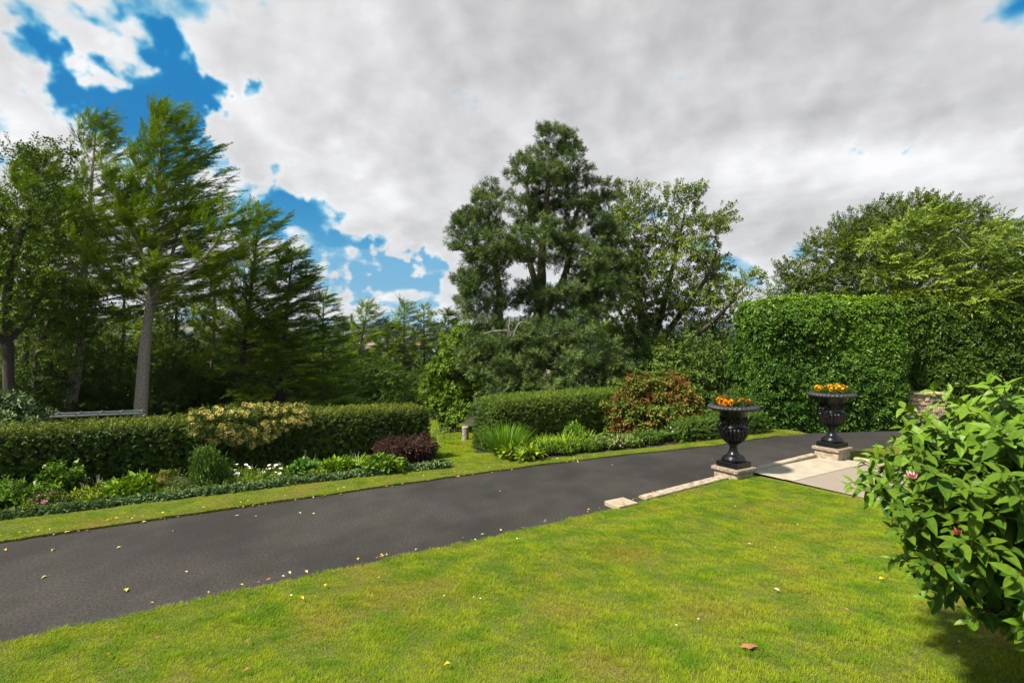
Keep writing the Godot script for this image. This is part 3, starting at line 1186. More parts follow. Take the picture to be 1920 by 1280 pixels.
func big_leaf(sd: int) -> ArrayMesh:
	# one lance-shaped leaf, folded on its midrib, tip bent down, veins sunk; grows along +Y, upper side +Z
	var r := rg(sd)
	var mb := MB.new()
	var k := 7
	var bend := r.randf_range(0.25, 0.6)
	var twist := r.randf_range(-0.25, 0.25)
	var mid := []
	var le := []
	var ri := []
	for i in k + 1:
		var f := float(i) / k
		var w := 0.205 * pow(sin(PI * pow(f, 0.74)), 0.95) + 0.004
		var y := f - 0.06
		var z := -bend * f * f * 0.45
		var up := w * 0.38
		var wob := 0.012 * sin(f * 19.0 + sd)
		mid.append(Vector3(twist * f * f * 0.25, y, z))
		le.append(Vector3(-w + twist * f * f * 0.25, y + 0.05 * (1.0 - f), z + up + wob))
		ri.append(Vector3(w + twist * f * f * 0.25, y + 0.05 * (1.0 - f), z + up - wob))
	for i in k:
		var b := 0.94 + 0.12 * (i % 2)
		var c := Color(b, b, b)
		var rib := Color(1.35, 1.3, 1.5)
		for sd2 in [0, 1]:
			var ed: Array = le if sd2 == 0 else ri
			var s := 1.0 if sd2 == 0 else -1.0
			var m0: Vector3 = mid[i]
			var m1: Vector3 = mid[i + 1]
			var e0: Vector3 = ed[i]
			var e1: Vector3 = ed[i + 1]
			var q0 := m0.lerp(e0, 0.09)
			var q1 := m1.lerp(e1, 0.09)
			if sd2 == 0:
				mb.quad(m0, q0, q1, m1, rib)
				mb.quad(q0, e0, e1, q1, c)
			else:
				mb.quad(m0, m1, q1, q0, rib)
				mb.quad(q0, q1, e1, e0, c)
	mb.tube(PackedVector3Array([Vector3(0, -0.14, 0.03), Vector3(0, -0.06, 0), Vector3(0, 0.1, -0.004)]), PackedFloat32Array([0.016, 0.014, 0.006]), 4, Color(1.3, 1.05, 1.2))
	return mb.mesh()


func shrub_in_front() -> void:
	var r := rg(77)
	var foot := Vector3(3.15, lawn_y(4.1, 0.8), -2.9)
	var cen := Vector3(2.98, 1.555, -2.64)
	var rad := Vector3(1.18, 0.70, 0.88)
	var b := thing("broad_leaved_shrub", "big leafy shrub with pointed light green leaves overhanging the lawn's near corner", "shrub", foot)
	var mb := MB.new()
	var spots := []
	for i in 760:
		var d := rnd3(r)
		if d.y < -0.85:
			d.y = -d.y * 0.5
		if r.randf() < 0.55 and d.z < 0.0:
			d.z = -d.z
		if r.randf() < 0.45 and d.x > 0.0:
			d.x = -d.x
		var e := cen + d * rad * (r.randf_range(0.72, 1.0) if r.randf() < 0.72 else r.randf_range(0.45, 0.75))
		e += d * 0.13 * patch_noise.get_noise_3dv(d * 160.0)
		var p0 := foot + Vector3(r.randf_range(-0.14, 0.14), 0, r.randf_range(-0.14, 0.14))
		var p1 := p0.lerp(e, 0.45) + UP * 0.34 - Vector3(d.x, 0, d.z) * 0.12
		var pts := PackedVector3Array()
		var rr := PackedFloat32Array()
		for k in 15:
			var f := k / 14.0
			pts.push_back(p0.lerp(p1, f).lerp(p1.lerp(e, f), f) - UP * 0.06 * f * f * f - foot)
			rr.push_back(lerpf(0.008, 0.0022, f))
		var red := lin(0.20, 0.085, 0.03).lerp(lin(0.16, 0.17, 0.05), r.randf())
		mb.tube(pts, rr, 5, red)
		var az := r.randf_range(0, PI)
		var pairs := 5
		var gap := 0.055
		var ln := 0.0
		for k in 14:
			ln += pts[k].distance_to(pts[k + 1])
		for k in pairs:
			var f := 1.0 - k * gap / ln
			var p := along(pts, f)
			var dl := (along(pts, minf(f + 0.04, 1.0)) - along(pts, f - 0.05)).normalized()
			var x := dl.cross(UP).normalized()
			var y := x.cross(dl)
			az += PI * 0.5 + r.randf_range(-0.35, 0.35)
			var size := 0.108 * r.randf_range(0.75, 1.2) * (0.62 if k == 0 else 0.9 if k == 1 else 1.05)
			for sg in [0.0, PI]:
				var o := x * cos(az + sg) + y * sin(az + sg)
				var fwd := 1.1 if k == 0 else 0.55
				var ld := (o * 0.9 + dl * fwd - UP * (0.12 + 0.10 * k) + rnd3(r) * 0.2).normalized()
				var hint := (UP + dl * 0.5 + Vector3(0, 0, 0.25) + rnd3(r) * 0.35).normalized()
				var young := clampf(1.0 - k * 0.25 + 0.5 * d.y + r.randf_range(-0.5, 0.5), 0.0, 1.0)  # end leaves are younger; higher ones also lightened in colour for the sun
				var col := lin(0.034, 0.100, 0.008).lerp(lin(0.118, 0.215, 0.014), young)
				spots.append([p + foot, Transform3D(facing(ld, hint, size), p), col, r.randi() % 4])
	part("stems", mb.mesh(), M.stem, b)
	var eye := Vector3(0, 2.3, 0)
	for e in spots:
		var v: Vector3 = e[0] - eye
		var in_view := v.x / -v.z < 1.0 and v.z < 0.0
		e.append(v.length() + (0.0 if in_view else 100.0))
	spots.sort_custom(func(p, q): return p[4] < q[4])
	var shapes := []
	for i in 4:
		shapes.append(big_leaf(40 + i))
	var tones := []
	var sets := [[[], []], [[], []], [[], []], [[], []]]
	# leaf greens run through ten tones shared between leaves
	for i in 10:
		var m := mat_leaf(0.45, 0.5, 0.32)
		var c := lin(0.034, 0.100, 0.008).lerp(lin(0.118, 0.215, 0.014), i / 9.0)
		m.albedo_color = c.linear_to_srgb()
		m.heightmap_enabled = true
		m.heightmap_texture = M.vein
		m.heightmap_scale = 0.5
		m.uv1_triplanar = true
		m.uv1_scale = Vector3(2, 2, 2)
		tones.append(m)
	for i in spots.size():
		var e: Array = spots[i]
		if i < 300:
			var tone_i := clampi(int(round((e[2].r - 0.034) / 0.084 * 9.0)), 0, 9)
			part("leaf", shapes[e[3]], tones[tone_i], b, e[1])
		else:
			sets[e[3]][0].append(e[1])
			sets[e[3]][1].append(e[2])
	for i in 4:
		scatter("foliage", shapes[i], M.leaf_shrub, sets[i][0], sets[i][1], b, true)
	# a fading pink flower and a few closed red buds
	for e in [[Vector3(1.558, 1.775, -2.02), 0.034, 9], [Vector3(1.675, 1.582, -1.95), 0.03, 4]]:
		mb = MB.new()
		for i in e[2]:
			var a: float = TAU * i / float(e[2])
			var d := Vector3(cos(a) * 0.55, 0.8, sin(a) * 0.55 + 0.3).normalized()
			mb.leaf(Vector3.ZERO, d, (Vector3.BACK + rnd3(r) * 0.4).normalized(), e[1], e[1] * 0.45, lin(0.62, 0.22, 0.33).lerp(lin(0.75, 0.45, 0.52), r.randf()) if e[2] > 5 else lin(0.45, 0.08, 0.10))
		part("flower", mb.mesh(), M.petal, b, Transform3D(Basis(), e[0] - foot))


func tree(called: String, label: String, cat: String, at: Vector3, group := "") -> Node3D:
	return thing(called, label, cat, at, group)


func _ready() -> void:
	# ------------------------------------------------ camera, sky, sun, exposure
	var cam := Camera3D.new()
	cam.name = "camera"
	cam.position = Vector3(0, 2.3, 0)
	cam.rotation.x = deg_to_rad(0.3)
	cam.fov = 66.84
	cam.near = 0.05
	cam.far = 9000.0
	add_child(cam)
	cam.current = true
	var env := Environment.new()
	env.tonemap_mode = Environment.TONE_MAPPER_LINEAR
	env.tonemap_exposure = 2.4
	env.background_mode = Environment.BG_SKY
	var sky := Sky.new()
	var psm := PanoramaSkyMaterial.new()
	psm.panorama = ImageTexture.create_from_image(make_sky())
	sky.sky_material = psm
	env.sky = sky
	env.background_energy_multiplier = 0.432
	env.fog_enabled = true
	env.fog_density = 0.0001
	env.fog_light_color = Color(0.80, 0.87, 0.95)
	env.sdfgi_enabled = true
	env.ssao_enabled = true
	env.ssil_enabled = true
	var we := WorldEnvironment.new()
	we.name = "world_environment"
	we.environment = env
	add_child(we)
	var sun := DirectionalLight3D.new()
	sun.name = "sun"
	var to_sun := Vector3(-0.88 * cos(0.92), sin(0.92), 0.47 * cos(0.92)).normalized()
	sun.basis = Basis.looking_at(-to_sun, UP)
	sun.light_energy = 1.3
	sun.light_color = Color(1.0, 0.96, 0.88)
	sun.light_angular_distance = 4.0
	sun.shadow_enabled = true
	add_child(sun)

	# ------------------------------------------------ noises and materials
	patch_noise = FastNoiseLite.new()
	patch_noise.seed = 3
	patch_noise.frequency = 0.05
	patch_noise.fractal_octaves = 3
	fine_noise = FastNoiseLite.new()
	fine_noise.seed = 9
	fine_noise.frequency = 0.05
	M.grass = mat_leaf(0.65, 0.95, 0.15)
	M.leaf_gloss = mat_leaf(0.42, 0.35, 0.34)
	M.leaf_soft = mat_leaf(0.55, 0.6, 0.24)
	M.leaf_shrub = mat_leaf(0.45, 0.5, 0.32)
	M.needle = mat_leaf(0.6, 0.55, 0.2)
	M.blade = mat_leaf(0.5, 0.55, 0.25)
	M.petal = mat_leaf(0.7, 0.5, 0.2)
	M.stem = mat_leaf(0.6, 0.0, 0.4)
	M.matte = mat_leaf(0.85, 0.0, 0.2)
	M.vein = noise_tex(0.06, 3, 61, [], 256)
	M.twiggy = mat_tex([[0.0, grey(0.008)], [0.5, Color(0.02, 0.022, 0.012).linear_to_srgb()], [1.0, Color(0.05, 0.04, 0.025).linear_to_srgb()]], 0.06, 4, 3.0, 0.9, 3.0, 0.08, 21, false)
	M.soil = mat_tex([[0.2, Color(0.018, 0.013, 0.009).linear_to_srgb()], [0.8, Color(0.06, 0.042, 0.028).linear_to_srgb()]], 0.05, 5, 2.0, 0.95, 3.0, 0.06, 31, false)
	M.bark_pale = mat_tex([[0.25, Color(0.17, 0.145, 0.11).linear_to_srgb()], [0.5, Color(0.34, 0.305, 0.25).linear_to_srgb()], [0.8, Color(0.45, 0.41, 0.35).linear_to_srgb()]], 0.035, 5, 0.9, 0.9, 4.0, 0.06, 41, false)
	M.bark_dark = mat_tex([[0.25, Color(0.03, 0.025, 0.02).linear_to_srgb()], [0.8, Color(0.12, 0.10, 0.08).linear_to_srgb()]], 0.04, 5, 1.2, 0.9, 4.0, 0.06, 43, false)
	M.bark_pine = mat_tex([[0.25, Color(0.06, 0.04, 0.03).linear_to_srgb()], [0.6, Color(0.14, 0.09, 0.06).linear_to_srgb()], [0.85, Color(0.20, 0.13, 0.085).linear_to_srgb()]], 0.03, 5, 1.0, 0.9, 5.0, 0.05, 45, false)
	M.bark_ash = mat_tex([[0.25, Color(0.17, 0.16, 0.13).linear_to_srgb()], [0.8, Color(0.34, 0.33, 0.28).linear_to_srgb()]], 0.04, 4, 1.5, 0.85, 2.0, 0.06, 47, false)
	M.ground = mat_tex([[0.2, grey(0.55)], [0.8, grey(1.0)]], 0.03, 5, 0.35, 0.95, 3.0, 0.05, 51)
	M.turf = mat_tex([[0.2, grey(0.45)], [0.8, grey(1.0)]], 0.06, 5, 1.3, 0.95, 2.0, 0.07, 53)
	M.asphalt = mat_tex([[0.30, grey(0.18)], [0.48, grey(0.5)], [0.62, grey(0.9)], [0.70, grey(1.0)]], 0.16, 3, 0.62, 0.9, 0.25, 0.14, 55)
	M.asphalt.albedo_texture = noise_tex(0.035, 4, 55, [[0.25, grey(0.28)], [0.45, grey(0.58)], [0.58, grey(0.80)], [0.74, grey(1.0)]], 1024, 0.0, FastNoiseLite.TYPE_SIMPLEX_SMOOTH, 0.8)
	M.asphalt.uv1_scale = Vector3(0.72, 0.72, 0.72)
	M.concrete = mat_tex([[0.2, Color(0.30, 0.262, 0.20).linear_to_srgb()], [0.55, Color(0.34, 0.30, 0.235).linear_to_srgb()], [0.85, Color(0.37, 0.335, 0.268).linear_to_srgb()]], 0.012, 6, 0.5, 0.85, 0.5, 0.12, 57)
	M.gravelly = mat_tex([[0.25, Color(0.19, 0.155, 0.125).linear_to_srgb()], [0.5, Color(0.28, 0.24, 0.195).linear_to_srgb()], [0.75, Color(0.38, 0.335, 0.28).linear_to_srgb()]], 0.17, 4, 1.4, 0.9, 1.0, 0.16, 59)
	M.stone = mat_tex([[0.2, Color(0.17, 0.13, 0.095).linear_to_srgb()], [0.5, Color(0.31, 0.255, 0.19).linear_to_srgb()], [0.8, Color(0.42, 0.36, 0.28).linear_to_srgb()]], 0.012, 6, 1.3, 0.9, 0.9, 0.05, 63)
	M.cap = mat_tex([[0.2, Color(0.13, 0.095, 0.07).linear_to_srgb()], [0.5, Color(0.27, 0.21, 0.155).linear_to_srgb()], [0.8, Color(0.38, 0.31, 0.24).linear_to_srgb()]], 0.03, 6, 2.2, 0.9, 1.2, 0.08, 65)
	M.iron = StandardMaterial3D.new()
	M.iron.albedo_color = Color(0.006, 0.0065, 0.009).linear_to_srgb()
	M.iron.roughness_texture = noise_tex(0.04, 4, 67, [[0.3, Color(0.2, 0.2, 0.2)], [0.7, Color(0.38, 0.38, 0.38)]], 256)
	M.iron.roughness = 1.0
	M.iron.metallic_specular = 0.42
	M.iron.uv1_triplanar = true
	M.iron.uv1_scale = Vector3(3, 3, 3)
	M.iron.heightmap_enabled = true
	M.iron.heightmap_texture = noise_tex(0.05, 4, 69, [], 256)
	M.iron.heightmap_scale = 0.05
	M.iron_sky_grey = M.iron.duplicate()
	M.iron_sky_grey.albedo_color = Color(0.03, 0.032, 0.038).linear_to_srgb()  # lighter grey stands in for sky reflected on the matte rim
	M.iron_sky_grey.roughness_texture = null
	M.iron_sky_grey.roughness = 0.42
	M.aluminium = StandardMaterial3D.new()
	M.aluminium.albedo_color = Color(0.62, 0.64, 0.66)
	M.aluminium.metallic = 0.9
	M.aluminium.roughness = 0.38

	SPRIG.small = [sprig_broad(1, 17, 0.10, 0.026, 0.016, 0.9), sprig_broad(2, 17, 0.09, 0.024, 0.015, 1.0)]
	SPRIG.laurel = [sprig_broad(3, 11, 0.16, 0.088, 0.046, 1.0), sprig_broad(4, 11, 0.15, 0.08, 0.042, 1.1)]
	SPRIG.tree = [sprig_broad(5, 15, 0.36, 0.095, 0.06, 0.9), sprig_broad(6, 13, 0.34, 0.09, 0.055, 1.0)]
	SPRIG.feather = [sprig_flat(7, 0.34, 7, 0.045, 0.13, 0.5), sprig_flat(8, 0.3, 6, 0.04, 0.12, 0.6)]
	SPRIG.larch = [sprig_flat(9, 0.46, 12, 0.026, 0.14, 1.0), sprig_flat(10, 0.42, 11, 0.028, 0.13, 1.3)]
	SPRIG.spruce = [sprig_flat(11, 0.40, 10, 0.04, 0.15, 0.8), sprig_flat(12, 0.38, 9, 0.042, 0.15, 0.7)]
	SPRIG.pine = [sprig_tuft(13, 26, 0.15, 0.017), sprig_tuft(14, 24, 0.14, 0.019)]
	SPRIG.herb = [sprig_broad(15, 9, 0.10, 0.06, 0.028, 1.0), sprig_broad(16, 8, 0.09, 0.055, 0.03, 1.1)]
	SPRIG.narrow = [sprig_broad(17, 8, 0.10, 0.085, 0.014, 1.0), sprig_broad(18, 8, 0.10, 0.08, 0.013, 1.1)]
	SPRIG.round = [sprig_broad(19, 7, 0.05, 0.055, 0.05, 1.3), sprig_broad(20, 7, 0.05, 0.06, 0.052, 1.4)]
	SPRIG.hosta = [sprig_broad(21, 7, 0.06, 0.16, 0.085, 1.4), sprig_broad(22, 6, 0.06, 0.14, 0.08, 1.4)]

	# ------------------------------------------------ land
	var mb := MB.new()
	var nr := 120
	var na := 240
	for i in nr + 1:
		var rr := 0.4 * pow(1.0841, i) if i > 0 else 0.0
		for k in na + 1:
			var a := TAU * k / na
			var p := Vector3(cos(a) * rr, 0, sin(a) * rr)
			p.y = far_y(p.x, p.z)
			var e := maxf(0.1, rr * 0.01)
			var nn := Vector3(p.y - far_y(p.x + e, p.z), e, p.y - far_y(p.x, p.z + e)).normalized()
			var c := lin(0.035, 0.036, 0.016)
			if rr > 60.0:
				var v := patch_noise.get_noise_2d(p.x * 0.09, p.z * 0.09)
				var v2 := patch_noise.get_noise_2d(p.x * 0.03 + 70.0, p.z * 0.03)
				c = lin(0.035, 0.055, 0.022).lerp(lin(0.10, 0.15, 0.035), clampf(v * 2.5 + 0.3, 0, 1)).lerp(lin(0.17, 0.16, 0.06), clampf(v2 * 2.5 - 0.5, 0, 1))
				c = c.lerp(lin(0.05, 0.06, 0.03), smoothstep(1500.0, 2600.0, rr) * 0.8)
			mb.vert(p, nn, c)
	for i in nr:
		for k in na:
			var p := i * (na + 1) + k
			var q := p + na + 1
			mb.ix.append_array(PackedInt32Array([p, q, q + 1, p, q + 1, p + 1]))
	struct("ground", mb.mesh(), M.ground)

	var dcol := func(p: Vector3) -> Color:
		var a := patch_noise.get_noise_2d(p.x * 9.0, p.z * 9.0)
		var b := patch_noise.get_noise_2d(p.x * 40.0 + 7.0, p.z * 40.0)
		return lin(0.029, 0.0258, 0.0242) * (1.0 + clampf(a * 0.7 + b * 0.6, -0.4, 0.6))
	var flat := func(_s: float, _t: float) -> float: return 0.0
	var ly := func(s: float, t: float) -> float: return lawn_y(s, t) + 0.012 * patch_noise.get_noise_2d(s * 20.0, t * 20.0)
	var by := func(s: float, t: float) -> float: return base_y(s, t) + 0.012 * patch_noise.get_noise_2d(s * 20.0, t * 20.0)
	var dy := func(s: float, t: float) -> float: return 0.012 * sin(clampf((t - 5.75) / 2.4, 0, 1) * PI) + 0.004 * patch_noise.get_noise_2d(s * 20.0, t * 20.0)
	var soil_col := func(_p: Vector3) -> Color: return Color.WHITE
	var turf_col := func(p: Vector3) -> Color:
		var v := patch_noise.get_noise_2d(p.x * 14.0, p.z * 14.0)
		return lin(0.13, 0.155, 0.008).lerp(lin(0.19, 0.165, 0.024), clampf(v * 1.5, 0, 1))
	struct("drive", strip(-16, 24, 0.2, drive_edge, 14, dy, dcol), M.asphalt)
	var lawn_edge := func(s: float) -> Vector2: return Vector2(-3.0, minf(drive_edge(s).x, 5.42))
	struct("lawn", strip(-9, 8.12, 0.2, lawn_edge, 44, ly, turf_col), M.turf)
	var far_lawn_edge := func(s: float) -> Vector2: return Vector2(-3.0, drive_edge(s).x - 0.02)
	struct("far_lawn", strip(10.72, 22, 0.25, far_lawn_edge, 30, ly, turf_col), M.turf)
	var verge_edge := func(s: float) -> Vector2: return Vector2(drive_edge(s).y, interp([[-12.0, 9.3], [-2.0, 9.15], [3.0, 8.88], [5.0, 8.55], [6.8, 8.34], [8.2, 8.2], [10.5, 8.0], [13.0, 8.2], [13.6, 7.9]], s, 1))
	struct("verge", strip(-12, 13.4, 0.2, verge_edge, 6, by, turf_col), M.turf)
	var bed_edge := func(s: float) -> Vector2: return Vector2(verge_edge.call(s).y + 0.01, 10.9)
	struct("flower_bed", strip(-12, 4.05, 0.25, bed_edge, 8, by, soil_col), M.soil)
	struct("flower_bed", strip(5.55, 13.0, 0.25, bed_edge, 8, by, soil_col), M.soil)
	var gap_edge := func(s: float) -> Vector2: return Vector2(verge_edge.call(s).y + 0.008, 10.9)
	struct("garden_lawn", strip(4.07, 5.53, 0.182, gap_edge, 30, by, turf_col), M.turf)

	var back_edge := func(_s: float) -> Vector2: return Vector2(10.91, 19.0)
	struct("garden_lawn", strip(1.5, 8.0, 0.25, back_edge, 32, func(s, t): return by.call(s, t) - 0.01, turf_col), M.turf)

	# path: smooth landing slab by the drive, gritty concrete beyond its pale joint
	var py := func(_s: float, t: float) -> float: return 0.105 + 0.42 * smoothstep(3.9, 0.0, t)
	struct("path_landing", strip(8.14, 10.55, 0.24, func(_s): return Vector2(4.9, 5.5), 4, py, soil_col), M.concrete)
	struct("path_joint", strip(8.14, 10.55, 0.24, func(_s): return Vector2(4.76, 4.897), 2, func(s, t): return py.call(s, t) + 0.006, func(_p): return Color(1.4, 1.42, 1.46)), M.concrete)
	struct("path", strip(8.14, 10.60, 0.24, func(_s): return Vector2(-3.0, 4.757), 30, py, soil_col), M.gravelly)

	# ------------------------------------------------ grass
	grass_sets = [[[], []], [[], []]]
	scatter_grass(201, -8.5, 8.1, func(s): return Vector2(-2.0, minf(drive_edge(s).x + 0.01, 5.42)), 1500.0, 1.0, ly)
	scatter_grass(202, 10.75, 17.0, func(s): return Vector2(-1.0, drive_edge(s).x - 0.04), 700.0, 1.0, ly)
	scatter_grass(203, -11.0, 13.4, func(s): return Vector2(verge_edge.call(s).x - 0.01, verge_edge.call(s).y), 1300.0, 0.75, by)
	scatter_grass(204, 4.07, 5.53, gap_edge, 1100.0, 0.9, by)
	scatter_grass(205, 1.5, 8.0, func(_s): return Vector2(10.95, 19.0), 800.0, 1.4, by)
	var gm := [tuft_grass(31, 17, 0.045, 0.034, 0.0032), tuft_grass(32, 16, 0.04, 0.037, 0.003)]
	for i in 2:
		var g := scatter(numbered("grass"), gm[i], M.grass, grass_sets[i][0], grass_sets[i][1], self, true)
		tag(g, "short mown green grass of the lawns and the drive's verge", "grass")

	kerbs()
	hedges()
	trees()
	borders()
	details()


func kerbs() -> void:
	# the low stone kerb between lawn and drive, and along the far side of the path
	var k := thing("stone_kerb", "low sandstone kerb running from the lawn up to the nearer urn's pedestal", "kerb", st(5.65, 5.58, 0))
	var s := 5.65
	var r := rg(5)
	for l in [0.72, 0.62, 0.58]:
		var mb := MB.new()
		var h0: float = 0.03 + 0.032 * (s - 5.65)
		mb.wedge(l - 0.006, h0 + 0.004, h0 + 0.004 + 0.032 * l, -0.15, 0.085, Transform3D(Basis(D, UP, -N), st(s - 5.65, 0)), Color.WHITE)
		part("kerb_stone", mb.mesh(), M.stone, k)
		s += l
	var k2 := thing("stone_kerb", "flat stone kerb along the drive between the two urn pedestals", "kerb", st(8.0, 5.57, 0))
	s = 0.0
	for l in [0.78, 0.74, 0.72]:
		var mb := MB.new()
		mb.wedge(l - 0.006, 0.118 + 0.025 * s, 0.118 + 0.025 * (s + l), -0.1, 0.06, Transform3D(Basis(D, UP, -N), st(s, 0)), Color.WHITE)
		part("kerb_stone", mb.mesh(), M.concrete if s < 1.4 else M.stone, k2)
		s += l
	var k3 := thing("stone_kerb", "rounded stone edging between path and grass beyond the farther urn", "kerb", st(10.66, 5.05, 0))
	var t := 0.0
	for l in [0.55, 0.5, 0.6, 0.55, 0.6]:
		var mb := MB.new()
		mb.box(Vector3(-0.055, -0.1, t + 0.004), Vector3(0.055, 0.165, t + l - 0.004), Color.WHITE, Transform3D(Basis(D, UP, -N), Vector3.ZERO), 0.03)
		part("kerb_stone", mb.mesh(), M.stone, k3)
		t += l
	# the square stone by the drive's edge
	var mb := MB.new()
	mb.box(Vector3(-0.18, -0.05, -0.155), Vector3(0.18, 0.04, 0.155), Color(0.95, 0.9, 0.84), Transform3D(Basis(D, UP, -N), Vector3.ZERO), 0.008)
	var sl := part("stone_slab", mb.mesh(), M.concrete, self, Transform3D(Basis(), st(5.15, 5.5, 0.02)))
	tag(sl, "pale square stone slab lying at the drive's edge by the lawn", "slab")


func hedges() -> void:
	var h := thing("clipped_hedge", "long dark clipped hedge left of the grass gap, honeysuckle growing over it", "hedge", st(-3.0, 10.9, -0.2))
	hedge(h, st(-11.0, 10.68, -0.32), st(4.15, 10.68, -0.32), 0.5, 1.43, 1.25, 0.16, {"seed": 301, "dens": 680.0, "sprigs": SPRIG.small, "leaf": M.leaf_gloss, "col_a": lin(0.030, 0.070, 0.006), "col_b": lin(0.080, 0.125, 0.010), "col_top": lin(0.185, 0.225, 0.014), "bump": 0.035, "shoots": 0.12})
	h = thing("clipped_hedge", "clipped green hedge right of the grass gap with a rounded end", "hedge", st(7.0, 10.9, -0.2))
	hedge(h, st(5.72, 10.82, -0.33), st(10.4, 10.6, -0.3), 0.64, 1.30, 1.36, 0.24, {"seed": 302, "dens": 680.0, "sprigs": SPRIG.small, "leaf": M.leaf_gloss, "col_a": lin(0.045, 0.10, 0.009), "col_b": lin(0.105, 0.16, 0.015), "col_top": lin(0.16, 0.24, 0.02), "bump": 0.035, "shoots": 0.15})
	h = thing("clipped_hedge", "low clipped green hedge behind the nearer urn", "hedge", st(11.0, 8.5, -0.1))
	hedge(h, st(9.5, 8.55, -0.1), st(12.6, 8.35, -0.1), 0.4, 0.60, 0.64, 0.2, {"seed": 303, "dens": 420.0, "sprigs": SPRIG.small, "leaf": M.leaf_gloss, "col_a": lin(0.05, 0.11, 0.010), "col_b": lin(0.10, 0.18, 0.018), "bump": 0.03})
	# the tall hedges at the drive's end
	h = thing("tall_hedge", "tall glossy bright green hedge behind the farther urn", "hedge", Vector3(8.3, 0, -14.8))
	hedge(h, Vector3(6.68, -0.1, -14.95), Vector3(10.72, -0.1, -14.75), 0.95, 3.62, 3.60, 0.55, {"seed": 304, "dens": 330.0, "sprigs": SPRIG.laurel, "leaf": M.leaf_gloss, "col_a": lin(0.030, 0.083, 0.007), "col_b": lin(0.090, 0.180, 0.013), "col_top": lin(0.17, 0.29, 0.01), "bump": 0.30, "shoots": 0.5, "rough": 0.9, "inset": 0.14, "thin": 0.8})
	h = thing("tall_hedge", "tall hedge above the stone wall, its shade painted into darker leaf greens", "hedge", Vector3(14.5, 0, -15.5))
	hedge(h, Vector3(11.15, -0.1, -15.6), Vector3(19.5, -0.1, -15.0), 0.95, 3.75, 4.1, 0.5, {"seed": 305, "dens": 330.0, "sprigs": SPRIG.laurel, "leaf": M.leaf_gloss, "col_a": lin(0.026, 0.066, 0.006), "col_b": lin(0.070, 0.125, 0.010), "col_top": lin(0.22, 0.28, 0.01), "bump": 0.25, "shoots": 0.3, "rough": 0.9, "inset": 0.14, "thin": 0.8})  # leaf greens darkened to stand for the shade over this hedge


